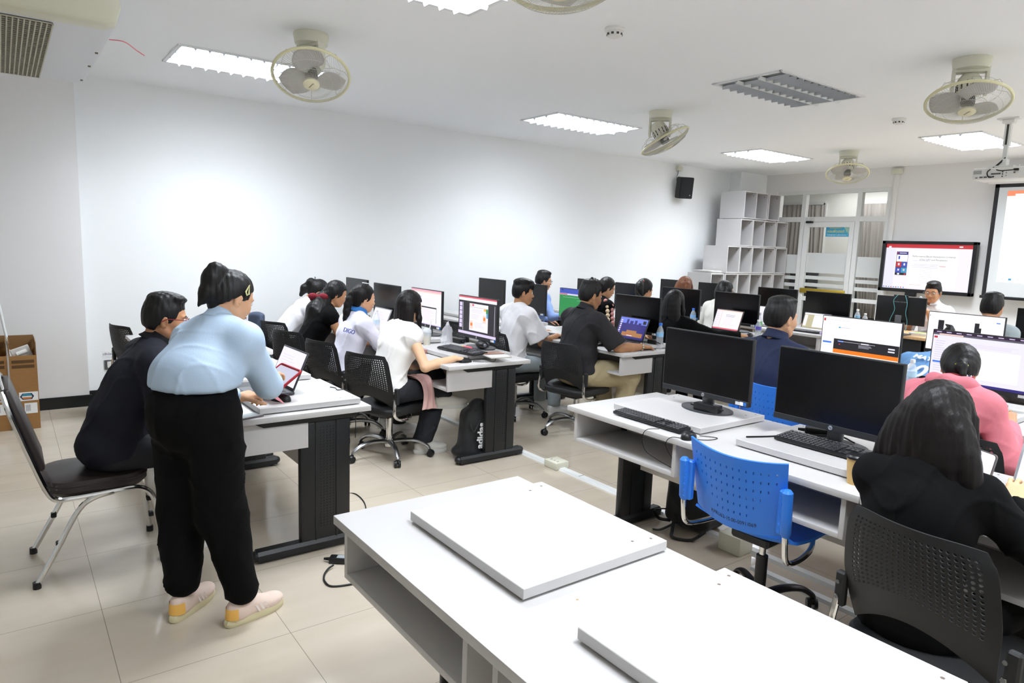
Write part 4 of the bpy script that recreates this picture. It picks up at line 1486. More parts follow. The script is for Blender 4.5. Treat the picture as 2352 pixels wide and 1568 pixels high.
bottle((8.45, 4.20, .75), 'bottle at the left of the teacher monitor', M_whitecap, '#7fb8e4', .225)
bottle((8.36, 4.06, .75), 'smaller bottle beside the teacher monitor', M_whitecap, '#d9e6ee', .19)
bottle((6.22, 5.50, .75), 'bottle half hidden behind the black monitor of the straight-haired woman', None, '#7fb8e4', .2)

t = thing('coffee_cup', 'tan paper coffee cup with black lid beside the woman in the black blazer', 'cup', (2.56, 1.215, .75))
build('cup', MB().lathe([(.001, 0), (.027, 0), (.036, .10), (.001, .10)], n=22), mat('tan_paper', '#c9a66b', rough=.8), t)
build('lid', MB().lathe([(.001, .10), (.039, .10), (.0385, .108), (.033, .114), (.001, .114)], n=22), M_blackplastic, t)
t = thing('drink_cup', 'clear plastic cup of iced drink with white straw', 'cup', (2.80, 4.93, .75))
build('cup', MB().lathe([(.001, .002), (.028, 0), (.031, .05), (.038, .11), (.0395, .112), (.0385, .112), (.030, .05), (.027, .004), (.001, .004)], n=24), M_pet, t)
build('drink', MB().lathe([(.001, .005), (.026, .005), (.0295, .05), (.033, .075), (.001, .076)], n=20), mat('pale_drink', '#e9dcae', rough=.3), t)
build('lid', MB().lathe([(.0395, .112), (.04, .116), (.036, .135), (.02, .15), (.012, .152), (.011, .150), (.034, .133), (.038, .114)], n=24), M_pet, t)
build('straw', MB().cyl((.0, .0, .01), (.02, -.03, .21), .0045, n=8), M_paper, t)
bag = Field((-.08, -.06, 0), (.08, .06, .24), .006)
bag.ell((0, 0, .06), (.05, .04, .07), k=.03).ell((.01, 0, .13), (.04, .03, .06), k=.03).cone((.02, .01, .15), (.03, .035, .21), .03, .008).cone((.0, -.01, .15), (-.01, -.035, .20), .028, .010).ripple([(-.012, (60, 40, 35), 0, (30, -45, 25), 2.0), (-.01, (-50, 45, 30), 1, (30, -25, 35), 2.0)]).below((0, 0, .002), (0, 0, -1))
tag(mesh_obj('plastic_bag', bag.mesh('plastic_bag'), mat('crinkled_film', '#eceef2', rough=.1, alpha=.38, spec=.8)), 'crinkled clear plastic bag standing beside the drink cup', 'bag').location = (2.86, 4.72, .75)
tag(build('wallet', MB().rbox(-.05, .05, -.09, .09, 0, .022, .006).rbox(-.045, .045, -.085, .085, .022, .032, .005), mat('dusty_pink_leather', '#b98f87', rough=.5)), 'dusty pink wallet beside the white blouse woman', 'wallet').location = (2.58, 4.66, .75)
tag(build('pen', MB().cyl((0, -.06, .006), (0, .06, .006), .005, n=8), mat('pink_pen', '#e0567d', rough=.4)), 'pink pen lying under the drink cup', 'pen').location = (2.68, 4.86, .75)
for dx, dy, c, lab, rz in ((2.90, 4.47, '#d84f5c', 'red card reader stick on the riser board by the keyboard', .4), (2.86, 4.40, '#d9515e', 'second red stick lying nearer the keyboard end', 1.3)):
    t = thing('usb_stick', lab, 'usb stick', (dx, dy, RZ), rz)
    build('body', MB().rbox(-.016, .016, -.04, .035, 0, .02, .008, 3), mat('red_' + c[1:], c, rough=.4), t)
    build('end_cap', MB().rbox(-.015, .015, .034, .055, .001, .019, .007, 3), mat('yellow_plastic', '#dccb4c', rough=.4), t)
t = thing('headset_case', 'black round device lying on the monitor foot', 'device', (2.985, 4.38, RZ + .01))
build('body', MB().ball((0, 0, .03), (.045, .075, .03), 18, 10), M_blackplastic, t)
build('lens', MB().ball((-.02, -.065, .035), .013, 12, 8), mat('lens_glass', '#5b5d62', rough=.05, coat=1), t)
tag(build('usb_cable', MB().tube(bez([(4.22, 5.19, .755), (4.27, 5.13, .765), (4.33, 5.08, .757), (4.40, 5.04, .757)], 8), .008, 8), mat('yellow_rubber', '#e5b93a', rough=.4)), 'yellow cable grip on the desk of the man in the white T-shirt', 'cable')
tag(build('notebook', MB().rbox(0, .2, -.1, .12, 0, .014, .002), mat('black_notebook', '#1a1a1c', rough=.5)), 'black notebook with white cover on the third row', 'notebook').location = (4.32, 4.85, .75)
t = thing('printer', 'small white device stack on the desk behind the standing woman', 'device', (1.25, 4.85, .75))
build('body', MB().rbox(0, .26, 0, .34, .022, .06, .006), M_whiteplastic, t)
build('base', MB().rbox(.005, .255, .005, .335, 0, .022, .003), M_greyplastic, t)
t = thing('food_box', 'open white foam food box on the teacher desk', 'box', (8.35, 3.42, .75))
build('tray', MB().prism(rrect(.13, .2, .02), 0, .03), M_whiteplastic, t)
build('food', MB().ball((0, 0, .028), (.05, .08, .012), 12, 6), mat('greens', '#9aa86a', rough=.8), t)
t = thing('document_box', 'dark box lying on the teacher desk left of its monitor', 'box', (8.3, 4.05, .75))
build('body', MB().rbox(-.1, .12, -.16, .0, 0, .045, .004), M_matteblack, t)
tag(build('tissue_pack', MB().rbox(-.05, .05, -.06, .06, 0, .06, .01), mat('kraft', '#a98663', rough=.8)), 'brown carton beside the teacher monitor', 'carton').location = (8.55, 3.98, .75)

# ---------------------------------------------------------------- white cube shelves
proto = None
kk = 0
zt = [(0, .405), (.405, .843), (.843, 1.281), (1.281, 1.716), (1.716, 2.157), (2.157, 2.605)]
rows = [(8.84, 6), (8.84, 6), (8.84, 6), (9.18, 5), (9.47, 4), (9.52, 3)]
ordn = ['first', 'second', 'third', 'fourth', 'fifth', 'sixth']
rown = ['floor row', 'second row', 'row level with the papers', 'row of five', 'row of four', 'top row of three']


def cube(z0, z1, wd=.328, dp=.46):
    t = thing('shelf_cube', '', 'shelf', (0, 0, 0), 0, 'stacked white shelf cubes')
    h = z1 - z0 - .006
    e = .018
    s = MB()
    s.rbox(0, e, 0, dp, 0, h, .001, 1).rbox(wd - e, wd, 0, dp, 0, h, .001, 1).rbox(e, wd - e, 0, dp, h - e, h, .001, 1).rbox(e, wd - e, 0, dp, 0, e, .001, 1)
    build('shell', s, M_white, t)
    build('back_panel', MB().box(e, wd - e, dp - .012, dp - .002, e, h - e), M_white, t)
    f = MB()
    for xx in (.012, wd - .012):
        f.cyl((xx, .03, -.007), (xx, .03, .003), .011, n=10)
        f.cyl((xx, dp - .08, -.007), (xx, dp - .08, .003), .011, n=10)
    build('foot', f, M_blackplastic, t)
    build('screw_cap', MB().cyl((wd - e, .06, h - .06), (wd - e - .002, .06, h - .06), .007, n=10), M_vent, t)
    return t


for r, (xs, n) in enumerate(rows):
    for i in range(n):
        lab = 'white shelf cube, %s from the left in the %s' % (ordn[i], rown[r])
        loc = (xs + i * .3305, 6.70 + (.02 if (i + r) % 4 == 2 else 0), zt[r][0] + .007)
        if proto is None:
            proto = cube(.843, 1.281)
            proto.location = loc
            proto['label'] = lab
        else:
            dup(proto, loc, 0, lab)
pp = MB()
for i in range(7):
    pp.box(-.15 + .01 * (i % 3), .14 + .008 * (i % 2), -.2 + .012 * ((i * 3) % 4), .17, i * .006, i * .006 + .004)
tag(build('paper_stack', pp, M_paper), 'loose stack of papers on the lowest protruding shelf cube', 'paper').location = (8.995, 6.93, 1.283)

# ---------------------------------------------------------------- TV, projection screen, projector, speaker
TX = X1 - .13
t = thing('television', 'large black framed display on the front wall behind the speaking man', 'television', (TX, 4.405, 1.50), 0)
tw, th = 1.26, .745
fr = MB()
for a, b, c, d in ((-tw / 2, tw / 2, th / 2 - .045, th / 2), (-tw / 2, tw / 2, -th / 2, -th / 2 + .05), (-tw / 2, -tw / 2 + .05, -th / 2, th / 2), (tw / 2 - .05, tw / 2, -th / 2, th / 2)):
    fr.rbox(-.045, .05, a, b, c, d, .006, 1)
build('bezel', fr, M_blackplastic, t)
build('back_case', MB().box(0, .05, -tw / 2 + .03, tw / 2 - .03, -th / 2 + .03, th / 2 - .03), M_blackplastic, t)
it = [(0, 0, 1, 1, P['w']), (0, 0, 1, .085, P['red']), (.03, .05, .06, .085, P['white']), (.845, .03, .885, .055, P['white']), (0, .085, .12, 1, P['lt']), (.135, .17, .275, .70, P['dark']), (.14, .17, .273, .235, P['nav']), (.145, .19, .16, .215, P['red']), (.17, .195, .255, .21, P['lt']),
      (.14, .24, .272, .395, P['white']), (.16, .27, .18, .34, P['gld']), (.14, .40, .204, .52, P['red']), (.207, .40, .272, .52, P['gld']), (.14, .53, .204, .645, P['gld']), (.207, .53, .272, .645, P['teal']), (.163, .43, .183, .48, P['lt']), (.23, .43, .25, .48, P['lt']), (.163, .56, .183, .6, P['lt']), (.23, .56, .25, .6, P['salmon']),
      (.165, .655, .19, .69, P['white']), (.245, .655, .265, .69, P['red']), (.3, .13, .85, .95, P['white'])] + lines(.33, .36, .55, 1, .04, P['txt'], 1) + lines(.36, .44, .82, 1, .04, P['txt'], 2) + lines(.33, .47, .82, 2, .035, P['txt'], 2) + [(.65, .465, .72, .475, P['rose'])] + lines(.43, .53, .62, 8, .045, P['lav'], 3) + [(.32, .9, .46, .905, P['rose'])] + [(.01 + .03 * i, .965, .025 + .03 * i, .985, P[('blue', 'grey', 'teal', 'red')[i % 4]]) for i in range(9)]
d = px_screen(tw - .1, th - .095, it, -.004, 0, .0025, MB())
nb = len(PKEY)
FT = lambda y, z: frame_m((-.0062, y, z), (0, -1, 0), (0, 0, 1))
text_mb('Performance-Based Assessment (criteria)', .034, FT(-.085, .155), mi=P['grey'], mb=d)
text_mb('(Chat GPT and Perplexity)', .034, FT(-.085, .108), mi=P['grey'], mb=d)
build('display', d, pal_mats(.95), t)
build('wall_mount', MB().box(.05, .13, -.25, .25, -.2, .2), M_blackmetal, t)
bx = MB().rbox(-.03, .04, .1, .24, -th / 2 - .06, -th / 2, .004)
build('socket_box', bx, M_blackplastic, t)

t = thing('projection_screen', 'pull-down projection screen with black border cut by the right edge', 'screen', (10.62, 2.37, 0))
sw = 1.27
build('fabric', MB().box(0, .002, -sw, sw, 1.155, 2.62), mat('screen_fabric', '#d5d9da', rough=.8), t)
bd = MB()
bd.box(-.001, .003, sw - .05, sw, 1.155, 2.63, 0).box(-.001, .003, -sw, -sw + .05, 1.155, 2.63, 0).box(-.001, .003, -sw, sw, 2.585, 2.63, 0)
build('border', bd, M_matteblack, t)
build('weight_bar', MB().rbox(-.012, .014, -sw - .02, sw + .02, 1.125, 1.165, .006), M_blackmetal, t)
it = [(0, 0, 1, 1, P['white']), (0, 0, 1, .06, P['salmon']), (0, 0, 1, .055, P['org']), (.04, .035, .1, .056, P['white']), (.12, .008, .13, .025, P['lt'])] + [(.02 + .04 * i, .955, .035 + .04 * i, .975, P[('lt', 'teal', 'lt', 'grn')[i % 4]]) for i in range(10)] + lines(.05, .15, .3, 3, .2, P['lt'], 4)
mm = pal_mats(1.0)
mm[P['org']] = glow('#f08a63')
build('projected_picture', px_screen(2.24, 1.19, it, -.0012, 0, 1.945, MB()), mm, t)
cs = MB().rbox(-.05, .06, -sw - .08, sw + .08, 2.63, 2.72, .02)
build('roller_case', cs, M_whiteplastic, t)
for s in (-1, 1):
    build('bracket', MB().box(.03, X1 - 10.62 - .002, s * (sw + .04) - .02, s * (sw + .04) + .02, 2.65, 2.69), M_steel, t)

t = thing('projector', 'white projector hanging from the ceiling pole', 'projector', (7.78, 2.62, CZ))
build('ceiling_plate', MB().box(-.05, .05, -.09, .09, -.012, 0).rbox(-.035, .035, -.05, .05, -.05, -.012, .004), M_whiteplastic, t)
po = MB()
po.box(-.022, .022, -.026, .026, -.26, -.03).box(-.016, .016, -.018, .018, -.42, -.24)
build('pole', po, M_alum_white, t)
build('pole_slot', MB().box(-.0235, -.022, -.009, .009, -.25, -.06), M_vent, t)
br = MB().rbox(-.04, .04, -.03, .03, -.45, -.38, .006)
br.box(-.1, .1, -.11, .11, -.465, -.45).box(-.012, .012, -.13, .13, -.455, -.44)
build('bracket', br, M_alum_white, t)
build('body', MB().rbox(-.14, .15, -.26, .21, -.58, -.47, .014, 3), M_whiteplastic, t)
pt = MB()
for i, (y, z, w_, h_) in enumerate(((.17, -.61, .018, .008), (.13, -.607, .028, .013), (.095, -.607, .028, .013), (.06, -.605, .022, .012), (.03, -.58, .04, .014), (-.01, -.58, .04, .014), (-.045, -.565, .012, .012), (-.045, -.585, .012, .012), (-.045, -.607, .012, .012), (-.075, -.575, .008, .008), (-.075, -.60, .008, .008), (-.14, -.575, .014, .014))):
    z += .05
    pt = MB()
    pt.box(-.1415, -.139, y - w_ / 2, y + w_ / 2, z - h_ / 2, z + h_ / 2)
    build('port', pt, mat('port_grey', '#55585d', rough=.5), t)
pt = MB()
for i in range(7):
    pt.box(-.1412, -.139, .13, .2, -.525 + .005 * i, -.523 + .005 * i)
build('vent_slots', pt, mat('port_grey', '#55585d', rough=.5), t)
pc = MB()
pc.tube(bez([(-.02, -.01, -.42), (-.08, .04, -.5), (-.17, .07, -.56), (-.16, .06, -.61), (-.145, .02, -.605)], 8), .006, 6)
pc.tube(bez([(-.02, 0, -.44), (-.10, .03, -.52), (-.17, -.03, -.555), (-.17, -.12, -.555), (-.15, -.16, -.55)], 8), .005, 6)
pc.rbox(-.165, -.14, -.175, -.135, -.56, -.54, .004)
pc.v = [(x_, y_, z_ + .05) for x_, y_, z_ in pc.v]
build('cable', pc, M_cable, t)

t = thing('wall_speaker', 'black wall speaker below a cream junction box near the far corner', 'speaker', (8.72, 7.26, 2.60), 0)
SR = Matrix.Rotation(-.45, 4, 'Z') @ Matrix.Rotation(.12, 4, 'X')
build('cabinet', MB().rbox(-.115, .115, -.08, .09, -.165, .165, .02, 2, M=SR), M_matteblack, t)
build('grille', MB().rbox(-.105, .105, -.087, -.078, -.155, .155, .004, 1, M=SR), mat('speaker_mesh', '#111216', rough=.7, bump=(500, .4)), t)
build('badge', MB().cyl(SR @ Vector((.06, -.0875, -.11)), SR @ Vector((.06, -.089, -.11)), .008, n=12), M_logo, t)
build('bracket', MB().box(-.02, .02, .05, .158, -.02, .02), M_steel, t)
build('cable', MB().tube(bez([(.0, .15, .27), (-.02, .14, .2), (-.10, .09, .17), (-.12, .06, .08), (-.06, .08, .1), (-.03, .1, .18)], 8), .004, 6), M_greyplastic, t)
build('junction_box', MB().rbox(-.05, .05, .10, .158, .27, .34, .006), M_cream, t)

# ---------------------------------------------------------------- floor raceway
t = thing('cable_raceway', 'white cable raceway with cream outlet box across the aisle floor', 'raceway', (3.19, 0, 0))
rw = MB()
rw.prism([(-.035, 0), (.035, 0), (.022, .016), (-.022, .016)], -1.0, 7.3, M=Matrix(((1, 0, 0, 0), (0, 0, 1, 0), (0, 1, 0, 0), (0, 0, 0, 1))))
build('cover', rw, M_alum_white, t)
build('seam', MB().box(-.024, .024, 3.395, 3.4, .0155, .0166), M_vent, t)
ob = build('outlet_box', MB().rbox(-.062, .062, 3.60, 3.74, 0, .055, .008), M_cream, t)
so = MB()
for i in range(3):
    so.box(-.03, -.01, 3.63 + i * .035, 3.637 + i * .035, .0545, .0555)
build('socket_slots', so, mat('hole_brown'), ob)
t = thing('cable_raceway', 'grey cable raceway on the floor under the blue chair desk', 'raceway', (3.19, 0, 0))
t.location = (3.02, 0, 0)
build('cover', MB().prism([(-.03, 0), (.03, 0), (.02, .014), (-.02, .014)], -.9, 1.9, M=Matrix(((1, 0, 0, 0), (0, 0, 1, 0), (0, 1, 0, 0), (0, 0, 0, 1)))), M_alum_white, t)
tag(build('outlet_box', MB().rbox(-.06, .06, -.09, .05, 0, .10, .008), M_cream), 'cream outlet box on the floor behind the blue chair', 'outlet').location = (3.12, 2.10, .0)

# ---------------------------------------------------------------- wall outlet and notice
t = thing('wall_outlet', 'steel wall outlet with a printed notice low on the side wall', 'outlet', (.78, Y1, .36))
build('plate', MB().rbox(-.06, .06, -.012, 0, -.065, .03, .004, 1), M_steel, t)
build('socket_face', MB().rbox(-.035, .035, -.0135, -.011, -.045, .015, .004, 1), M_whiteplastic, t)
nt_ = MB().box(-.07, .07, -.003, 0, .055, .115, 0)
text_mb('ปลั๊กไฟสำรอง', .026, frame_m((0, -.0035, .083), (1, 0, 0), (0, 0, 1)), mi=1, mb=nt_)
build('notice', nt_, [M_paper, mat('ink_blue', '#3c4a7a')], t)

# ---------------------------------------------------------------- cardboard boxes and leaning pole
M_card = mat('cardboard', '#9a7142', rough=.85, var=(8, .05, (1, 1, 6)))
M_cardin = mat('cardboard_inside', '#8a6840', rough=.9)


def carton(x0, x1, y0, y1, h, label, flap=.12):
    t = thing('cardboard_box', label, 'box', (x0, y0, 0), 0, 'tall open cardboard boxes')
    w_, d_ = x1 - x0, y1 - y0
    e = .005
    b = MB().box(0, w_, 0, e, 0, h).box(0, w_, d_ - e, d_, 0, h).box(0, e, e, d_ - e, 0, h).box(w_ - e, w_, e, d_ - e, 0, h).box(e, w_ - e, e, d_ - e, 0, e)
    build('body', b, M_card, t)
    f = MB()
    f.box(.004, w_ - .004, d_ - e, d_, h, h + .11).box(0, e, .03, d_ - .02, h, h + .10)
    f.box(w_ - e, w_, .03, d_ - .02, h, h + .10)
    build('flap', f, M_cardin, t)
    lb = MB()
    lb.box(w_ * .08, w_ * .9, -.0012, 0, h - .06, h - .035, 1).box(w_ * .08, w_ * .9, -.0012, 0, h - .1, h - .075, 1)
    build('barcode', lb, [M_paper, mat('print_brown', '#5b4022', rough=.8)], t)
    st = MB()
    st.box(w_ * .28, w_ * .97, -.0015, 0, .235, .305, 0)
    st.prism([(w_ * .30, .27), (w_ * .40, .295), (w_ * .74, .295), (w_ * .82, .27), (w_ * .74, .245), (w_ * .40, .245)], .0015, .002, 1, M=Matrix(((1, 0, 0, 0), (0, 0, -1, 0), (0, 1, 0, 0), (0, 0, 0, 1))))
    st.prism([(w_ * .36, .278), (w_ * .44, .289), (w_ * .70, .289), (w_ * .75, .278)], .002, .0024, 2, M=Matrix(((1, 0, 0, 0), (0, 0, -1, 0), (0, 1, 0, 0), (0, 0, 0, 1))))
    st.box(w_ * .38, w_ * .74, -.0026, 0, .264, .274, 0)
    st.prism([(w_ * .36, .262), (w_ * .75, .262), (w_ * .70, .251), (w_ * .44, .251)], .002, .0024, 3, M=Matrix(((1, 0, 0, 0), (0, 0, -1, 0), (0, 1, 0, 0), (0, 0, 0, 1))))
    build('sticker', st, [M_paper, mat('sticker_navy', '#1f2c50'), mat('sticker_teal', '#35a3b8'), mat('sticker_orange', '#d9843a')], t)
    st = MB().box(w_ * .45, w_ * .92, -.0014, 0, .13, .215, 0)
    for i in range(9):
        st.box(w_ * (.50 + .02 * i), w_ * (.508 + .02 * i), -.0018, 0, .15, .2, 1)
    build('shipping_label', st, [M_paper, mat('ink_grey', '#77777c')], t)
    return t


t = carton(-.005, .175, 6.58, 7.02, .60, 'open cardboard box by the pilaster, the one holding white foam')
build('foam_insert', MB().rbox(-.07, .06, -.012, .012, -.05, .05, .004, 1, M=Matrix.Translation((.09, .16, .60)) @ Matrix.Rotation(-.35, 4, 'Y')).cyl((.05, .08, .60), (.12, .09, .625), .018, n=12), M_whiteplastic, t)
t = carton(-.20, -.018, 6.60, 7.04, .60, 'open cardboard box cut by the left edge of the photo')
build('foam_insert', MB().box(.02, .14, .08, .12, .50, .66), M_whiteplastic, t)
tag(build('pole', MB().cyl((.075, 6.80, .02), (-.06, 7.21, 1.06), .011, n=12), M_alum_white), 'thin white pole leaning on the wall from the cardboard box', 'pole')


# ---------------------------------------------------------------- bags
def soft_bag(name, lo, hi, fn, m, label, res=.008):
    F = Field(lo, hi, res)
    fn(F)
    t = thing(name, label, 'bag', (0, 0, 0))
    mesh_obj('body', F.mesh('body'), m, t)
    return t


M_canvas = mat('black_canvas', '#101113', rough=.75, bump=(200, .25), sheen=.2)


def f1(F):
    F.rbox((2.785, 4.18, .20), (.115, .065, .19), rot(0, .10, .05), .05, .03).ell((2.82, 4.18, .40), (.07, .045, .05), k=.05).ell((2.75, 4.20, .06), (.13, .08, .055), k=.03)
    F.ripple([(.004, (25, 10, 30), 0, (18, 22, -15), 1.5)]).below((0, 0, .003), (0, 0, -1))


b = soft_bag('drawstring_bag', (2.62, 4.05, 0), (3.02, 4.32, .48), f1, M_canvas, 'black adidas bag leaning on the desk leg under the white blouse desk')
tm = text_mb('adidas', .080, frame_m((2.805, 4.100, .185), (.06, -.02, 1), (-1, .0, .06)), .0015, bold=.0025)
build('lettering', tm, mat('print_white', '#ececec', rough=.6), b)
build('strap', MB().tube(bez([(2.78, 4.13, .36), (2.72, 4.11, .30), (2.74, 4.10, .22), (2.80, 4.11, .3)], 8), .006, 6), M_canvas, b)


def f2(F):
    F.rbox((3.21, 2.42, .22), (.13, .15, .21), rot(.1, 0, .05), .06, .03).ell((3.12, 2.40, .14), (.08, .13, .12), k=.04)
    F.ripple([(.004, (20, 14, 26), 0, (15, 20, -18), 1.5)]).below((0, 0, .003), (0, 0, -1))


b = soft_bag('backpack', (3.0, 2.2, 0), (3.42, 2.64, .48), f2, M_canvas, 'black backpack on the floor beyond the modesty panel behind the blue chair')
sp = MB()
for pts in ([(3.06, 2.52, .1), (3.05, 2.60, .07), (3.07, 2.58, .02), (3.08, 2.5, .03)], [(3.06, 2.45, .10), (2.98, 2.40, .03), (2.94, 2.36, .012), (3.0, 2.28, .012), (3.08, 2.25, .05)], [(3.05, 2.42, .06), (2.97, 2.47, .012), (2.93, 2.5, .01)]):
    sp.tube(bez(pts, 8), .011, 6, flat=.4)
build('strap', sp, M_canvas, b)


def f3(F):
    F.ell((3.28, 1.15, .09), (.13, .32, .09), k=.03)
    F.ripple([(.005, (20, 14, 26), 0, (15, 20, -18), 1.5)]).below((0, 0, .003), (0, 0, -1))


soft_bag('duffel_bag', (3.1, .8, 0), (3.46, 1.5, .22), f3, M_canvas, 'black bag lying on the floor under the second monitor desk', .012)

# ---------------------------------------------------------------- chairs
blue_chair((2.60, 1.595, 0), .03, 'blue perforated plastic chair tucked at the two-monitor desk in front', 'KPRU62-15.00-0091/069')
BZ = .06
blue_chair((3.76, 2.19, 0), 0, 'blue perforated plastic chair of the student in the navy polo', 'KPRU62-15.00-0091/069')
BZ = 0.
C0 = black_chair((2.26, 4.52, 0), .38, 'black perforated chair of the woman in the white blouse')
for x, y, rz, lab in ((2.22, 5.22, .25, 'black perforated chair of the woman in the white polo, behind the nearest chair'),
                      (2.17, 5.90, .35, 'black perforated chair of the woman with the red hair bow'),
                      (2.25, 6.62, .42, 'black perforated chair with a grey blue jacket hung on it'),
                      (3.86, 5.10, .0, 'black perforated chair of the man in the white T-shirt'),
                      (3.96, 4.33, .165, 'black perforated chair of the man in the black T-shirt'),
                      (3.95, 5.98, .1, 'empty black perforated chair between the two lit screens'),
                      (3.78, 1.22, -.1, 'black perforated chair of the woman in the pink hoodie'),
                      (5.35, 2.05, -.1, 'black perforated chair of the person in the light blue jersey'),
                      (1.02, 6.72, .3, 'black perforated chair by the side wall behind the man in the dark jacket')):
    dup(C0, (x, y, 0), rz, lab)
BZ = .05
black_chair((2.285, .745, 0), -.12, 'large black perforated chair of the woman in the black blazer', z=.45)
BZ = 0.
C0['group'] = 'black perforated office chairs'

# banquet chair with chrome frame
t = thing('banquet_chair', 'chrome framed brown vinyl chair under the man in the dark jacket', 'chair', (.30, 3.765, 0))
M_brown = mat('dark_brown_vinyl', '#2c2523', rough=.35, bump=(250, .08))
st = seat_mesh(.42, .43, .47, .075, .12)
build('seat', st, M_brown, t)
pi_ = MB()
pi_.tube([(x * 1.0, y * 1.0, .445) for x, y in rrect(.43, .42, .12, 6)], .004, 6, True)
build('piping', pi_, M_brown, t)
for s in (-1, 1):
    f = MB()
    f.tube(bez([(-.335, s * .17, .90), (-.31, s * .20, .80), (-.25, s * .21, .60), (-.205, s * .21, .46), (-.17, s * .205, .40), (-.10, s * .20, .39), (.10, s * .20, .395), (.18, s * .20, .385), (.225, s * .2, .33), (.245, s * .205, .2), (.262, s * .21, .015)], 6), .0125, 10)
    build('side_frame', f, M_chrome, t)
    f = MB()
    f.tube(bez([(.06, s * .20, .392), (-.03, s * .205, .375), (-.09, s * .205, .32), (-.17, s * .207, .17), (-.255, s * .21, .015)], 6), .0125, 10)
    lg = build('rear_leg', f, M_chrome, t)
    ft = MB()
    for p in ((-.256, s * .21), (.262, s * .21)):
        ft.cyl((p[0], p[1], 0), (p[0], p[1], .03), .017, n=12)
    build('rubber_foot', ft, M_blackplastic, t)
    bp = MB()
    for p in ((-.165, .185), (.268, .10), (.262, .19)):
        bp.rbox(p[0] - .012, p[0] + .012, s * .207 - .02 * (s > 0) - .006, s * .207 + .02 * (s < 0) + .006, p[1] - .012, p[1] + .012, .004, 1)
    build('bumper', bp, M_blackplastic, t)
bk = MB()
bk.tube(bez([(-.335, -.17, .90), (-.345, -.09, .935), (-.347, 0, .945), (-.345, .09, .935), (-.335, .17, .90)], 6), .0125, 10)
build('top_rail', bk, M_chrome, t)
pd = MB()
pd.rbox(-.018, .018, -.185, .185, -.20, .20, .015, 2, M=Matrix.Translation((-.268, 0, .72)) @ Matrix.Rotation(-.29, 4, 'Y'))
build('backrest', pd, M_brown, t)
# ---------------------------------------------------------------- people
def V(*a):
    return np.array(a, float)


def unit(v):
    return v / max(1e-9, np.linalg.norm(v))


SKIN = {}


def skin(h):
    if h not in SKIN:
        SKIN[h] = mat('skin_' + h.lstrip('#'), h, rough=.5, spec=.35, bump=(120, .04))
    return SKIN[h]


M_hair = mat('black_hair', '#0b0909', rough=.46, spec=.4, bump=(240, .28, (1, 1, .05)), var=(160, .22, (1, 1, .05)))
M_hairbrown = mat('dark_brown_hair', '#0d0807', rough=.5, spec=.32, bump=(240, .28, (1, 1, .05)), var=(160, .3, (1, 1, .05)))
M_hairdyed = mat('dyed_brown_hair', '#6b3d20', rough=.45, bump=(240, .5, (1, 1, .05)), var=(120, .5, (1, 1, .06)))
M_lip = mat('lip', '#a85a50', rough=.45)
M_eyew = mat('eye_white', '#e6e2dc', rough=.2)
M_iris = mat('iris_dark', '#120c0a', rough=.1)
STRANDS = [(.0010, (190, 210, 5), 0, (9, 12, 10), .9), (.0009, (-230, 170, 6), 1, (10, -8, 12), .9)]
FOLDS = [(.0035, (7, 5, 12), 0, (9, -12, 8), 1.2), (-.007, (9, 14, 20), .6, (11, -8, 9), 1.5), (-.006, (-12, 9, 17), 1.9, (9, 12, -10), 1.4), (-.004, (20, -16, 14), .3, (14, 10, 12), 1.2)]


def ik(S, W, a, b, pole):
    d = W - S
    L = np.linalg.norm(d)
    if L > (a + b) * .985:
        W = S + d / L * (a + b) * .985
        d = W - S
        L = np.linalg.norm(d)
    x = (a * a - b * b + L * L) / (2 * L)
    h = math.sqrt(max(0, a * a - x * x))
    u = d / L
    p = unit(pole - u * (pole @ u))
    return S + u * x + p * h, W


def hand(F, W, d, n, side, curl=(.35, .45, .35), s=1., spread=.08, thumb=.0):
    d = unit(d)
    n = unit(n - d * (n @ d))
    th = -side * np.cross(d, n)
    R = np.stack([d, th, n], 1)
    F.rbox(W + d * .05 * s, (.048 * s, .039 * s, .014 * s), R, .013 * s, .012)
    for i, (L, r) in enumerate(((.070, .0088), (.078, .009), (.073, .0086), (.056, .0078))):
        off = (.030 - .0205 * i)
        p = W + d * (.092 - .004 * abs(i - 1.2)) * s + th * off * s
        a = 0
        dd = unit(d + th * (spread * (1 - i * .75)))
        for seg, c in zip((.46, .30, .24), curl):
            a += c * (1 + .12 * i)
            q = p + (dd * math.cos(a) + n * math.sin(a)) * L * seg * s
            F.cone(p, q, r * s, r * s * .93, .004)
            p, r = q, r * .93
    p = W + d * .026 * s + th * .028 * s + n * .004
    for L, (fd, ft, fn_), r in ((.042, (.62, .72, .25), .012), (.032, (.86, .42 - thumb, .3), .0102), (.025, (.97, .1 - thumb, .25), .009)):
        q = p + unit(d * fd + th * ft + n * fn_) * L * s
        F.cone(p, q, r * s, r * s * .92, .006)
        p = q
    return F


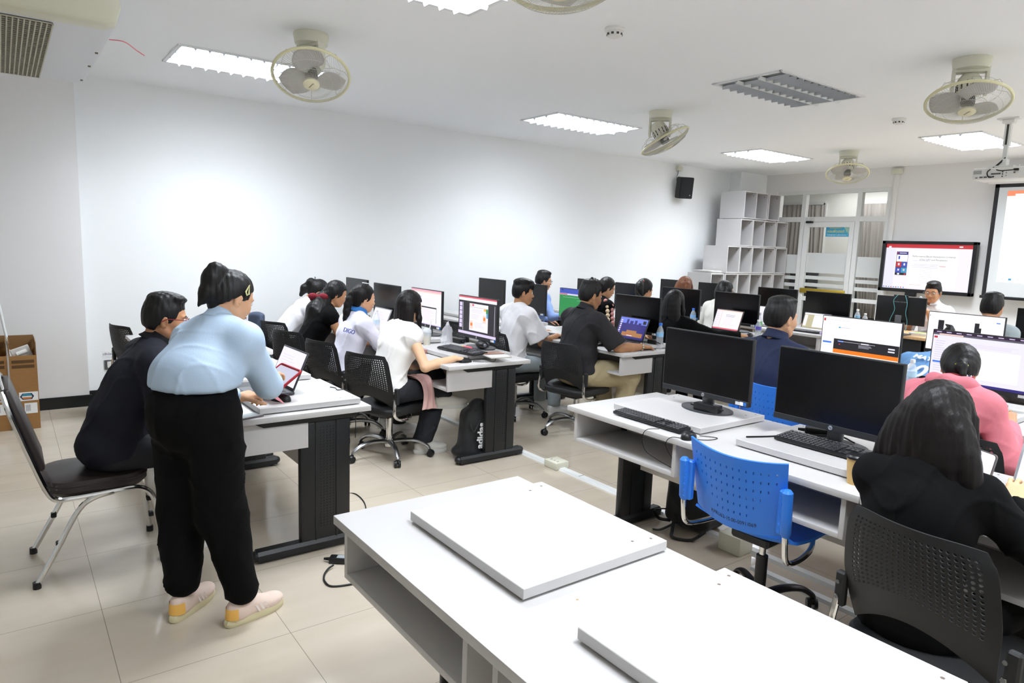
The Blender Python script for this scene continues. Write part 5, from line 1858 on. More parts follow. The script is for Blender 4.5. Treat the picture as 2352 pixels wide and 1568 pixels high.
def head(F, H, R, s=1.):
    hl = lambda x, y, z: H + R @ (V(x, y, z) * s)
    F.ell(hl(-.006, 0, .034), V(.092, .074, .086) * s, R, .02)
    F.ell(hl(.030, 0, -.028), V(.060, .060, .084) * s, R, .03)
    F.ell(hl(.052, 0, -.088), V(.028, .034, .022) * s, R, .03)
    for y in (-1, 1):
        F.ell(hl(.056, y * .034, -.028), V(.03, .026, .03) * s, R, .02)
        F.cone(hl(-.012, y * .055, -.045), hl(.045, y * .030, -.092), .018 * s, .014 * s, .02)
        F.ell(hl(.098, y * .031, .004), V(.016, .019, .010) * s, R, .014, cut=True)
    F.ell(hl(.074, 0, .022), V(.018, .052, .010) * s, R, .014)
    F.cone(hl(.084, 0, .006), hl(.103, 0, -.030), .008 * s, .0115 * s, .010)
    for y in (-1, 1):
        F.ell(hl(.094, y * .012, -.034), V(.010, .009, .008) * s, R, .006)
    F.ell(hl(.088, 0, -.058), V(.010, .022, .006) * s, R, .006)
    F.ell(hl(.086, 0, -.068), V(.010, .019, .006) * s, R, .006)
    for y in (-1, 1):
        F.ell(hl(-.010, y * .077, -.008), V(.019, .009, .031) * s, R @ rot(y * .35, 0, 0), .008)
        F.ell(hl(-.004, y * .087, -.008), V(.011, .006, .020) * s, R @ rot(y * .35, 0, 0), .006, cut=True)
    return hl


# hair builders: F field, hl head-local -> world, R head rotation, N nape, s scale
def cap(F, hl, R, s, hairline=.055, side=-.045, grow=1.0):
    F.ell(hl(-.010, 0, .038), V(.102, .085, .096) * s * grow, R, .02)
    F.ell(hl(-.040, 0, -.015), V(.066, .077, .085) * s * grow, R, .03)
    F.rbox(hl(.118, 0, hairline - .12), V(.070, .13, .12) * s, R, .03 * s, .014, cut=True)
    F.rbox(hl(.035, 0, side - .08), V(.075, .13, .08) * s, R, .02 * s, .012, cut=True)


def hair_short(F, hl, R, s, N, fluff=1.):
    cap(F, hl, R, s, .052, -.020, .965)
    F.ell(hl(.035, 0, .112), V(.055, .062, .022) * s * fluff, R @ rot(0, .15, 0), .025)
    F.ell(hl(-.03, 0, .105), V(.06, .062, .028) * s * fluff, R, .025)
    F.rbox(hl(-.03, 0, -.118), V(.12, .12, .05) * s, R @ rot(0, .25, 0), .02, .03, cut=True)


def hair_mop(F, hl, R, s, N):
    hair_short(F, hl, R, s, N, 1.15)
    F.ell(hl(.070, 0, .075), V(.040, .070, .035) * s, R, .02)
    for y in (-1, 1):
        F.cone(hl(.075, y * .03, .08), hl(.086, y * .05, .04), .020 * s, .010 * s, .015)


def hair_spiky(F, hl, R, s, N):
    hair_short(F, hl, R, s, N, 1.1)
    r = random.Random(3)
    for i in range(90):
        a, b = r.uniform(-2.6, 2.6), r.uniform(.1, 1.4)
        p = V(-.01 + .09 * math.cos(a) * math.cos(b), .075 * math.sin(a) * math.cos(b), .045 + .085 * math.sin(b))
        if p[0] > .06 and p[2] < .08:
            continue
        q = p + V(.006, 0, .012) + (p - V(0, 0, .03)) * .10
        F.cone(hl(*p), hl(*q), .009 * s, .003, .010)


def hair_long(F, hl, R, s, N, length=.30, width=.085, back=-.075, wave=0., front=True, hang=None):
    cap(F, hl, R, s, .05, -.06, 1.03)
    base = hl(back, 0, .0)
    dn = V(0, 0, -1) if hang is None else unit(hang)
    rt = R @ V(0, 1, 0)
    k = 7
    for j in range(-3, 4):
        y = j / 3
        p = hl(back * (1 - .25 * y * y) + .01, y * .068, .02)
        L = length * (1 - .10 * abs(y)) * (1 + .05 * math.sin(j * 2.1))
        pts, rs = [p], [.036 * s]
        for i in range(1, k + 1):
            t = i / k
            w_ = wave * math.sin(t * 11 + j * 1.3)
            pts.append(p + dn * L * t + rt * (y * (width - .068) * math.sin(t * 1.6) + w_) + R @ V(-.012 * math.sin(t * 3), 0, 0))
            rs.append((.036 * (1 - .45 * t * t)) * s)
        F.path(pts, rs, .022)
    if front:
        for y in (-1, 1):
            p = hl(.030, y * .076, .03)
            F.path([p, p + dn * .10 + rt * y * .012, p + dn * (length * .75) + rt * y * .010 + R @ V(.01, 0, 0)], [.018 * s, .021 * s, .010 * s], .02)


def hair_pony(F, hl, R, s, N, at=(-.095, 0, .06), hang=(-.05, 0, -.32), bulge=.04, thick=.034, wave=0.):
    cap(F, hl, R, s, .062, -.03, .99)
    p = hl(*at)
    F.ell(p, V(.024, .024, .024), None, .015)
    h = V(*hang)
    pts, rs = [p], [.018]
    for i in range(1, 9):
        t = i / 8
        pts.append(p + V(h[0] * (1 - (1 - t) ** 2) - bulge * math.sin(PI * t) * unit(V(1, 0, 0))[0], h[1] * t + wave * math.sin(t * 9), h[2] * t ** 1.25 + .02 * math.sin(PI * t)))
        rs.append(thick * (math.sin(PI * min(1, .18 + t * .62))) * (1 - .55 * t ** 3))
    F.path(pts, rs, .018)


def clothes_torso(F, P, C, B, N, SL, SR, Rt, Rp, g=0., fat=1., bust=0., k=.05):
    """P pelvis, B belly, C chest centre, N neck base; Rt/Rp torso and pelvis axes; g grows the surface."""
    F.ell(P + V(0, 0, .01), V(.125 * fat + g, .165 * fat + g, .115 + g), Rp, k)
    F.ell(B, V(.110 * fat + g, .142 * fat + g, .14 + g), Rt, k)
    F.ell(C, V(.108 * (1 + .6 * (fat - 1)) + g, .158 * (1 + .6 * (fat - 1)) + g, .165 + g), Rt, k)
    F.cone(SL, SR, .058 + g, .058 + g, k)
    for S in (SL, SR):
        F.cone(N + (S - N) * .15, S, .050 + g, .050 + g, .04)
    if bust:
        for y in (-1, 1):
            F.ell(C + Rt @ V(.085, y * .065, -.005), V(.05, .058, .055) * bust + g, Rt, .03)


def person(label, loc, yaw, c, res=.009):
    t = thing('person', label, 'person', (loc[0], loc[1], 0), yaw)
    s = c.get('s', 1.)
    hz = c.get('hz', .555)
    ts = c.get('torso', 1.) * s
    lean, hunch, fat = c.get('lean', .1), c.get('hunch', .1), c.get('fat', 1.)
    tw, sl = c.get('twist', 0.), c.get('side', 0.)
    sk = skin(c.get('skin', '#c99672'))
    P_ = V(*c.get('hip', (0, 0, hz)))
    Rp = rot(0, lean * .5, 0)
    R1 = rot(tw * .5, lean, sl)
    R2 = rot(tw, lean + hunch, sl)
    B = P_ + R1 @ V(0, 0, .15 * ts)
    C = B + R2 @ V(.0, 0, .17 * ts)
    N = C + R2 @ V(-.01, 0, .185 * ts)
    sw = c.get('sw', .165) * s
    SL = C + R2 @ V(.0, sw, .115 * ts) + V(*c.get('shL', (0, 0, 0)))
    SR = C + R2 @ V(.0, -sw, .115 * ts) + V(*c.get('shR', (0, 0, 0)))
    hy, hp, hr = c.get('head', (0, .15, 0))
    Rh = rot(hy + tw * .5, hp, hr)
    hs = c.get('hs', .95)
    H = N + rot(tw, lean + hunch * .8, 0) @ V(.018, 0, .055) + Rh @ V(.012, 0, .085) * hs
    # arms
    arms = {}
    ua, fa = .275 * s, .245 * s
    for key, S, sd in (('L', SL, 1), ('R', SR, -1)):
        tg = c.get(key, None)
        if tg is None:
            tg = dict(w=(P_[0] + .26, sd * .12, P_[2] + .13))
        tg = dict(tg)
        for k_ in ('w', 'd', 'pole', 'n'):
            if 'w' + k_ in tg:   # world coordinates
                q_ = V(*tg['w' + k_]) - (V(loc[0], loc[1], 0) if k_ == 'w' else 0)
                tg[k_] = (math.cos(yaw) * q_[0] + math.sin(yaw) * q_[1], -math.sin(yaw) * q_[0] + math.cos(yaw) * q_[1], q_[2])
        W = V(*tg['w'])
        E, W = ik(S, W, ua, fa, V(*tg.get('pole', (-.35, sd * .55, -1))))
        d = V(*tg['d']) if 'd' in tg else unit(W - E)
        arms[key] = (S, E, W, d, V(*tg.get('n', (0, 0, -1))), tg.get('curl', (.3, .4, .3)), sd, tg.get('thumb', 0.))
    allp = [P_, H, SL, SR] + [q for a in arms.values() for q in (a[1], a[2], a[2] + a[3] * .19)]
    lo = np.min(allp, 0) - .24
    hi = np.max(allp, 0) + .24
    lo[2] = P_[2] - .16
    F = Field(lo, hi, c.get('bres', res))
    clothes_torso(F, P_, C, B, N, SL, SR, R2, Rp, -.016, fat)
    F.cone(N - R2 @ V(0, 0, .03), H + Rh @ V(-.022, 0, -.03) * hs, .050 * s, .050 * s, .03)
    hl = head(F, H, Rh, hs)
    for S, E, W, d, n, curl, sd, tmb in arms.values():
        F.cone(S, E, .044 * s * fat ** .5, .037 * s * fat ** .5, .03)
        F.cone(E, E + (W - E) * .4, .037 * s * fat ** .5, .036 * s * fat ** .5, .015)
        F.cone(E + (W - E) * .4, W, .036 * s * fat ** .5, .024 * s, .015)
        hand(F, W, d, n, sd, curl, .95 * s, thumb=tmb)
    mesh_obj('body', F.mesh('body'), sk, t)
    # top
    topm = c['top']
    slv = c.get('sleeve', 'short')
    G = F = Field(lo, hi, res)
    for S, E, W, d, n, curl, sd, tmb in arms.values():
        u1, u2 = unit(E - S), unit(W - E)
        bag_ = c.get('baggy', 0.)
        f2 = fat ** .5
        if slv == 'short':
            e = S + (E - S) * .88
            F.cone(S, e, .057 * f2 + bag_, .062 * f2 + bag_ * 1.6, .02)
            R_ = np.stack([u1, unit(np.cross(u1, V(.3, .8, .5))), unit(np.cross(u1, np.cross(u1, V(.3, .8, .5))))], 1)
            F.rbox(e + u1 * .062, (.055, .11, .11), R_, .005, .008, cut=True)
        elif slv == 'cap':
            F.ell(S + u1 * .03, V(.062, .062, .068), None, .03)
        elif slv == 'long':
            F.cone(S, E, .056 * f2 + bag_, .050 * f2 + bag_, .03)
            F.cone(E, E + (W - E) * .96, .050 * f2 + bag_, .036 + bag_ * .7, .02)
            R_ = np.stack([u2, unit(np.cross(u2, V(.3, .8, .5))), unit(np.cross(u2, np.cross(u2, V(.3, .8, .5))))], 1)
            F.rbox(E + (W - E) * .95 + u2 * .05, (.045, .06, .06), R_, .005, .006, cut=True)
    g = c.get('loose', .006)
    F = Field(lo, hi, res)
    clothes_torso(F, P_, C, B, N, SL, SR, R2, Rp, g, fat, c.get('bust', 0.))
    if c.get('blouson'):
        q = P_ + V(0, 0, c['blouson'])
        F.ell(q, V(.126, .166, .095), R1, .09)
        F.below(q + V(0, 0, -.055), V(0, 0, -1), .03)
    elif 'hem' in c:
        F.below(P_ + V(0, 0, c['hem']), V(0, 0, -1), .01)
    else:
        F.below(P_ + V(0, 0, -.085), V(0, 0, -1), .02)
    h_ = np.clip(.5 + .5 * (G.f - F.f) / .03, 0, 1)
    F.f = G.f * (1 - h_) + F.f * h_ - .03 * h_ * (1 - h_)
    # neck opening
    F.cone(N + R2 @ V(.035, 0, .035), N + R2 @ V(.075, 0, .14), c.get('neckhole', .052), .085, .006, cut=True)
    F.ripple([(a * c.get('fold', 1.), b, p, w_, wa) for a, b, p, w_, wa in FOLDS])
    sh = mesh_obj(c.get('topname', 'shirt'), F.mesh('shirt'), topm, t)
    if c.get('collar'):
        cm = c['collar'] if not isinstance(c['collar'], bool) else topm
        mb = MB()

        def cf(u, v):
            a = PI + (u - .5) * 2 * PI * .90
            r = (.061 + .024 * (1 - v) ** 2) * s
            p = N + R2 @ V(r * math.cos(a) * 1.05 + .014, r * math.sin(a), .012 + .050 * v - .012 * math.cos(a))
            return tuple(p)
        mb.grid(cf, 26, 4)
        o = build('collar', mb, cm, sh)
        md = o.modifiers.new('thick', 'SOLIDIFY')
        md.thickness = .006
    # trousers
    if c.get('legs', True):
        F = Field(V(-.35, -.42, 0) + V(P_[0], P_[1], 0), V(.85, .42, P_[2] + .2) + V(P_[0], P_[1], 0), c.get('lres', max(res, .011)))
        F.ell(P_, V(.132 * fat, .172 * fat, .118), Rp, .05)
        if c.get('waist'):
            F.cone(P_, P_ + R1 @ V(0, 0, c['waist']), .12, .11, .05)
            F.ell(P_ + R1 @ V(0, 0, c['waist'] - .02), V(.115, .142, .05), R1, .04)
            F.ell(P_ + V(-.045, 0, -.03), V(.11, .15, .13), None, .05)
        lw = c.get('legw', (.082, .064, .062, .058))
        ank = {}
        for key, sd in (('L', 1), ('R', -1)):
            K, A_ = c.get('leg' + key, ((P_[0] + .41, sd * .13, .478), (P_[0] + .42, sd * .12, .10)))
            K, A_ = V(*K), V(*A_)
            J = P_ + V(.02, sd * .085, -.01)
            F.cone(J, K, lw[0] * fat ** .5, lw[1] * fat ** .4, .05)
            F.cone(K, A_, lw[2], lw[3], .03)
            ank[key] = A_
        if c.get('waist'):
            F.below(P_ + R1 @ V(0, 0, c['waist']), R1 @ V(0, 0, 1), .008)
        else:
            F.below(P_ + V(0, 0, .10), V(0, 0, 1), .02)
        if not c.get('waist'):
            for A_ in ank.values():
                F.rbox(A_ + V(0, 0, -.06), (.12, .1, .055), None, .01, .01, cut=True)
        F.ripple([(a * 1.3, b, p, w_, wa) for a, b, p, w_, wa in FOLDS])
        mesh_obj('trousers', F.mesh('trousers'), c['bottom'], t)
        for key, A_ in ank.items():
            fd = V(*c.get('foot' + key, (1, 0, 0)))
            shoe(t, A_, fd, c.get('shoe', M_whiteplastic), c.get('sole', M_whiteplastic), c.get('shoefn'))
    # hair
    hb = c.get('hair', hair_short)
    hh = [H] + [H + V(*p) for p in c.get('hairbox', [(-.1, 0, -.15)])]
    F = Field(np.min(hh, 0) - .17, np.max(hh, 0) + .17, c.get('hres', min(res, .007)))
    hb(F, hl, Rh, hs, N)
    F.ripple([(a * c.get('strand', 1.), b, p, w_, wa) for a, b, p, w_, wa in STRANDS])
    mesh_obj('hair', F.mesh('hair'), c.get('hairm', M_hair), t)
    if c.get('face', True):
        for y in (-1, 1):
            e = MB()
            p = hl(.0795, y * .031, .005)
            e.ball(p, .0105, 12, 8, 0)
            e.ball(p + Rh @ V(.0050, 0, -.002), .0064, 10, 6, 1)
            build('eye', e, [M_eyew, M_iris], t)
            e = MB()
            e.tube([tuple(hl(*q)) for q in ((.0935, y * .014, .022), (.090, y * .030, .0265), (.077, y * .050, .022))], [.0026, .0034, .0018], 6)
            build('eyebrow', e, M_hair, t)
        e = MB()
        e.tube([tuple(hl(*q)) for q in ((.0880, -.021, -.0625), (.0965, -.008, -.0605), (.0965, .008, -.0605), (.0880, .021, -.0625))], [.002, .0052, .0052, .002], 6)
        build('mouth', e, M_lip, t)
    if c.get('glasses'):
        gm = c['glasses']
        e = MB()
        for y in (-1, 1):
            e.tube([tuple(hl(.104 - .012 * abs(math.cos(a)) * 0, y * .031 + .023 * math.cos(a), .002 + .016 * math.sin(a))) for a in [2 * PI * i / 16 for i in range(16)]], .0013, 6, True)
            e.tube([tuple(hl(.102, y * .055, .008)), tuple(hl(.09, y * .076, .010)), tuple(hl(.0, y * .088, .010)), tuple(hl(-.025, y * .086, -.006))], .0021, 6)
        e.tube([tuple(hl(.105, -.009, .005)), tuple(hl(.107, 0, .008)), tuple(hl(.105, .009, .005))], .0013, 6)
        build('glasses', e, gm, t)
    t2 = dict(t=t, hl=hl, Rh=Rh, H=H, N=N, R2=R2, C=C, B=B, P=P_, arms=arms, shirt=sh)
    return t2


def shoe(t, A_, fd, m, solem, fn=None):
    fd = unit(V(fd[0], fd[1], 0))
    lt = V(-fd[1], fd[0], 0)
    R = np.stack([fd, lt, V(0, 0, 1)], 1)
    z0 = A_[2] - .10 if A_[2] > .2 else 0.
    base = V(A_[0], A_[1], z0)
    F = Field(base - .2, base + .28, .006)
    F.lo[2] = z0
    F.ell(base + fd * .03 + V(0, 0, .055), V(.075, .038, .05), R, .03).ell(base + fd * .12 + V(0, 0, .042), V(.075, .043, .034), R, .03).ell(base - fd * .025 + V(0, 0, .06), V(.04, .034, .055), R, .03)
    F.below(base + V(0, 0, .022), V(0, 0, -1), .004)
    o = mesh_obj('shoe', F.mesh('shoe'), m, t)
    pl = []
    for i in range(28):
        a = 2 * PI * i / 28
        x = .06 + .135 * math.cos(a)
        w_ = (.042 if x > .06 else .036) * (1 if abs(math.sin(a)) > .5 else 1)
        pl.append((x, w_ * math.copysign(abs(math.sin(a)) ** .7, math.sin(a))))
    M4 = Matrix(((fd[0], lt[0], 0, base[0]), (fd[1], lt[1], 0, base[1]), (0, 0, 1, z0), (0, 0, 0, 1)))
    mb = MB()
    n = len(pl)
    rings = [(.95, 0.0), (1.0, .006), (1.01, .02), (.97, .032)]
    vs = [M4 @ Vector((.06 + (x - .06) * k, y * k, z)) for k, z in rings for x, y in pl]
    fs = [(k * n + i, k * n + (i + 1) % n, (k + 1) * n + (i + 1) % n, (k + 1) * n + i) for k in range(3) for i in range(n)] + [tuple(range(n - 1, -1, -1)), tuple(range(3 * n, 4 * n))]
    build('sole', mb.add(vs, fs), solem, o)
    if fn:
        fn(o, M4)
    return o


def clip(P, name, pts, r, m, label=None, closed=False):
    o = build(name, MB().tube([tuple(P['hl'](*p)) for p in pts], r, 6, closed), m, P['t'], label=label)
    return o
C_ = lambda n, h, **k: mat(n, h, rough=k.pop('rough', .85), bump=k.pop('bump', (220, .12)), sheen=.0, **k)
M_lightblue = C_('light_blue_satin', '#b5cbe2', rough=.6)
M_blackcloth = C_('black_cloth', '#060607', spec=.2, rough=.95)
M_navyjacket = C_('navy_jacket', '#0f1220')
M_whitecloth = C_('white_cotton', '#ecebee')
M_blousewhite = C_('cream_white_blouse', '#eeece9')
M_blacktee = C_('washed_black_cotton', '#222124')
M_navypolo = C_('navy_polo', '#1c2644')
M_pink = C_('pink_hoodie', '#e2828f')
M_sky = C_('sky_blue_jersey', '#6f9fd2')
M_khaki = C_('khaki_trousers', '#b0a280')
M_greyjean = C_('pale_grey_jeans', '#9aa4a8')
M_darkjean = C_('charcoal_jeans', '#23252b')
M_blazer = C_('black_blazer', '#060607', spec=.2, rough=.95)
M_olive = C_('olive_cloth', '#5c562f')
M_shirtblue = C_('blue_shirt', '#7b93c8')
DK = dict(bottom=M_darkjean)


def mousehand(w, d=(1, 0, -.1)):
    return dict(w=w, d=d, n=(0, 0, -1), curl=(.35, .35, .3))


# standing woman in the light blue shirt
def trainer(o, M4):
    hb = MB()

    def fn(u, v):
        a = PI + (u - .5) * 2.3
        return M4 @ Vector((-.012 + .0575 * math.cos(a) * (1 - .06 * v), .0425 * math.sin(a) * (1 - .08 * v), .034 + .046 * v))
    hb.grid(fn, 14, 5)
    build('heel_counter', hb, mat('amber_heel', '#edb85c', rough=.6), o)
    st = MB()
    for s in (-1, 1):
        for i in range(3):
            x = .055 + .02 * i
            st.add([M4 @ Vector(p) for p in ((x, s * .0418, .036), (x + .009, s * .0422, .036), (x - .006, s * .0395, .066), (x - .015, s * .039, .066))], [(0, 1, 2, 3), (3, 2, 1, 0)])
    build('stripe', st, mat('stripe_white', '#f0e6e0', rough=.6), o)
    lc = MB()
    for i in range(3):
        x = .075 + .022 * i
        lc.tube([M4 @ Vector(p) for p in ((x, -.022, .079 - .006 * i), (x + .004, 0, .087 - .006 * i), (x, .022, .079 - .006 * i))], .0028, 6)
    build('lace', lc, mat('lace_white', '#eee8e4', rough=.8), o)


W1 = person('standing woman in light blue shirt and black trousers bending over the laptop', (.575, 2.94), .60, dict(
    s=.96, torso=.75, hip=(.005, -.01, .89), lean=.34, hunch=.13, shL=(.02, -.02, -.025), sw=.162, head=(-.30, .40, 0), hs=.93, skin='#d3a27e', top=M_lightblue, bottom=M_blackcloth,
    sleeve='long', baggy=.009, loose=.013, collar=True, blouson=.15, waist=.125, legw=(.108, .098, .094, .068), fold=.8,
    R=dict(ww=(.965, 3.20, .945), wd=(.75, .8, .05), wn=(.35, .2, -1), wpole=(.35, -.6, -1), curl=(.25, .6, .5)),
    L=dict(ww=(.845, 3.20, .865), wd=(.8, .5, .0), wn=(.1, .3, -.9), wpole=(-.5, .4, -.9), curl=(.6, .6, .5)),
    legL=((.04, .095, .45), (-.015, .05, .15)), legR=((.06, -.10, .45), (.04, -.205, .15)), footL=(.99, .13, 0), footR=(.93, -.30, 0),
    shoe=mat('pale_pink_knit', '#e3cdbf', rough=.8), sole=mat('cream_foam', '#d9cfa9', rough=.7), shoefn=trainer, bres=.0055, lres=.009, hres=.005,
    hair=lambda F, hl, R, s, N: (cap(F, hl, R, s, .06, -.005, .975), F.rbox(hl(-.06, 0, -.12), V(.10, .13, .075), R, .03, .03, cut=True), F.cone(hl(-.075, 0, .0), hl(-.068, 0, -.055), .045, .028, .03), F.ell(hl(-.09, 0, .085), V(.026, .026, .03), None, .02), F.path([hl(-.09, 0, .10), hl(-.118, 0, .09), hl(-.122, 0, .05), hl(-.118, 0, -.02), hl(-.135, 0, -.085)], [.02, .031, .037, .031, .005], .02)), hairbox=[(-.22, -.15, -.2), (0, 0, .12)]), .007)
clip(W1, 'hair_clip', [(.012, -.083, .075), (.022, -.088, .035), (.014, -.090, .027), (.004, -.088, .040)], .0035, mat('pale_yellow_clip', '#e6e3a6', rough=.3), 'pale yellow hair clip', True)

# seated man in the navy jacket
W2 = person('seated man in dark navy jacket with red glasses temples, his back half turned', (.385, 3.765), .03, dict(
    s=1.05, lean=.24, hunch=.22, fat=1.14, sw=.175, head=(-.12, .12, 0), hs=1.0, skin='#b98663', top=M_navyjacket, topname='jacket', bottom=M_darkjean, sleeve='long', baggy=.012, loose=.016,
    collar=C_('black_collar', '#0c0c10'), hem=-.14, R=dict(w=(.40, -.17, .60), pole=(-.4, -.5, -1)), L=dict(w=(.50, .15, .78), d=(1, -.2, 0)),
    legR=((.41, -.13, .50), (.30, -.13, .10)), legL=((.42, .14, .50), (.38, .14, .10)), bres=.006, hres=.0055, glasses=mat('red_black_glasses', '#7d1a22', rough=.4),
    hair=hair_short, shoe=mat('white_leather', '#e6e4de', rough=.5)), .008)

# woman in the white blouse with the mouse
W3 = person('woman in white cap-sleeve blouse with hand on a mouse', (2.22, 4.46), .10, dict(
    s=.95, lean=.05, hunch=.30, sw=.15, head=(-.05, .18, 0), hs=.93, skin='#dfb592', top=M_blousewhite, bottom=M_darkjean, sleeve='cap', loose=.012, hem=-.02, bust=.8, fold=1.2, hz=.54,
    R=dict(ww=(2.585, 4.135, .782), wd=(1, -.1, -.15), wn=(0, 0, -1), curl=(.35, .35, .3)), L=dict(w=(.36, .06, .60), n=(0, -.5, -1)),
    legR=((.40, -.07, .50), (.29, -.03, .09)), legL=((.42, .02, .57), (.40, -.13, .46)), legw=(.084, .074, .075, .075), footL=(.9, -.4, 0), footR=(1, -.3, 0), shoe=mat('white_flat', '#e9e7e0', rough=.5), hairm=M_hairbrown, bres=.006,
    hair=lambda F, hl, R, s, N: hair_long(F, hl, R, s, N, .36, .085), hairbox=[(-.15, 0, -.40), (.05, 0, .1)]), .008)
# pink scarf in her lap
sp_ = bez([(0, .12, .600), (.01, .05, .612), (.02, -.03, .612), (.025, -.085, .585), (.03, -.11, .52), (.028, -.118, .44), (.03, -.12, .40)], 6)


def scarf_pt(u, v):
    p = sp_[min(len(sp_) - 1, int(v * (len(sp_) - 1) + .5))]
    w_ = .055 + .012 * math.sin(v * 7)
    return (2.415 + p.x + (u - .5) * 2 * w_, 4.365 + p.y + .008 * math.sin(u * 13 + v * 3), p.z + .012 * math.sin(u * 15 + v * 5) * (1 if v < .6 else .3))


so_ = build('scarf', MB().grid(scarf_pt, 22, len(sp_) - 1), C_('dusty_pink_cloth', '#cba59f'))
md = so_.modifiers.new('thick', 'SOLIDIFY')
md.thickness = .006
tag(so_, 'dusty pink scarf in the lap of the white blouse woman', 'scarf')

W4 = person('woman in white polo with blue collar and long straight ponytail', (2.17, 5.14), .0, dict(
    s=.95, lean=.08, hunch=.22, head=(-.05, .15, 0), hs=.93, skin='#d2a07c', top=C_('white_polo', '#e4e2f0'), sleeve='short', collar=mat('royal_blue_trim', '#2b6fb5', rough=.7), hz=.54, hairm=M_hairbrown,
    R=dict(w=(.46, -.20, .78)), L=dict(w=(.48, .12, .78)), hair=lambda F, hl, R, s, N: hair_pony(F, hl, R, s, N, (-.098, 0, .05), (-.05, 0, -.42), .02, .030), hairbox=[(-.2, 0, -.42), (0, 0, .1)], **DK), .009)
clip(W4, 'hair_clip', [(-.02, .03, .134), (.02, -.02, .136)], .004, M_alu, 'silver hair clip')
W4b = text_mb('DIGO', .05, frame_m(tuple(W4['C'] + W4['R2'] @ V(-.128, -.10, .03)), tuple(W4['R2'] @ V(.35, -1, 0)), tuple(W4['R2'] @ V(.05, 0, 1))), .002, 'LEFT')
build('lettering', W4b, mat('print_blue', '#3d4f9c', rough=.6), W4['shirt'])
W5 = person('woman in black with long wavy hair tied by a dark red bow', (2.12, 5.92), -.1, dict(
    lean=.22, hunch=.32, head=(-.1, .30, 0), hs=.94, skin='#c18e68', top=M_blackcloth, sleeve='cap', hz=.54, R=dict(w=(.50, -.2, .78)), L=dict(w=(.40, .28, .78), pole=(-.3, 1, -.2)),
    hair=lambda F, hl, R, s, N: (cap(F, hl, R, s, .06, -.05, 1.02), F.path([hl(-.08, 0, -.02), hl(-.11, 0, -.10), hl(-.13, -.02, -.2), hl(-.12, -.03, -.34), hl(-.10, -.02, -.42)], [.05, .07, .09, .085, .04], .03), F.path([hl(-.07, -.05, -.1), hl(-.11, -.09, -.22), hl(-.10, -.08, -.36)], [.03, .05, .03], .03)),
    hairbox=[(-.25, -.12, -.45), (0, .1, .1)], strand=1.2, bottom=M_blackcloth), .009)
bw = MB()
for s in (-1, 1):
    bw.ball((0, s * .034, 0), (.018, .034, .024), 12, 8)
bw.ball((0, 0, 0), .016, 10, 8)
for s in (-1, 1):
    bw.prism([(-.004, s * .01), (.004, s * .01), (.006, s * .06), (-.006, s * .05)], -.03, -.022)
b = build('hair_bow', bw, C_('dark_red_velvet', '#7c1b28'), W5['t'], label='dark red hair bow')
b.location = tuple(W5['hl'](-.160, -.035, -.070))
b.rotation_euler = (0, -.3, 1.0)
b.scale = (1.35, 1.35, 1.35)
W6 = person('woman in white top leaning forward by the wall, silver clips in her black hair', (2.18, 6.78), -.1, dict(
    lean=.45, hunch=.25, head=(-.2, .5, 0), hs=.94, skin='#c7946e', top=M_whitecloth, sleeve='short', hz=.56, R=dict(w=(.50, -.2, .78)), L=dict(w=(.5, .15, .78)),
    hair=lambda F, hl, R, s, N: (cap(F, hl, R, s, .06, -.05), F.ell(hl(-.115, 0, .05), V(.045, .045, .045), None, .02), F.path([hl(-.12, 0, .03), hl(-.14, .01, -.04), hl(-.14, .02, -.12)], [.035, .042, .02], .02)), hairbox=[(-.28, 0, -.15), (0, 0, .1)], **DK), .010)
clip(W6, 'hair_clip', [(-.10, -.03, .11), (-.105, .02, .115)], .008, M_alu, 'silver hair clip')
clip(W6, 'hair_clip', [(.02, -.085, .07), (.03, -.085, .035)], .003, M_alu, 'silver hair clip')

W7 = person('young man in oversized white T-shirt seen from behind beside the green screen', (3.78, 5.06), -.1, dict(
    lean=.02, hunch=.16, sw=.17, head=(-.35, .05, 0), hs=.97, skin='#b78661', top=M_whitecloth, baggy=.022, loose=.016, hem=-.10, fold=1.4, hz=.535, bottom=M_greyjean, hair=hair_mop, collar=False,
    R=dict(w=(.40, -.16, .775), d=(1, .15, -.05)), L=dict(w=(.42, .15, .77)), bres=.007), .008)
W8 = person('stout man in black T-shirt and khaki trousers at the gaming laptop', (3.93, 4.33), -.12, dict(
    s=1.03, lean=.03, hunch=.17, fat=1.36, sw=.195, head=(-.12, .16, 0), hs=1.02, skin='#a97b58', top=M_blacktee, baggy=.01, loose=.012, hem=-.06, hz=.55, bottom=M_khaki, hair=hair_spiky, collar=True, legw=(.105, .095, .085, .07),
    R=mousehand((.46, -.32, .785), (1, .2, -.1)), L=dict(w=(.36, .10, .80), d=(.95, -.2, -.2)), legR=((.46, -.18, .52), (.36, -.16, .10)), bres=.006), .008)
E_, W_ = W8['arms']['R'][1], W8['arms']['R'][2]
u = unit(W_ - E_)
q = E_ + (W_ - E_) * .95
a1 = unit(np.cross(u, V(0, 0, 1)))
a2 = np.cross(u, a1)
bm_ = MB()
for i in range(20):
    p = q + (a1 * math.cos(i * PI / 10) + a2 * math.sin(i * PI / 10)) * .030
    bm_.ball(tuple(p), .0055, 8, 6, i % 3)
build('bracelet', bm_, [M_whiteplastic, mat('bead_green', '#5fa37a'), mat('bead_red', '#c2574f')], W8['t'])

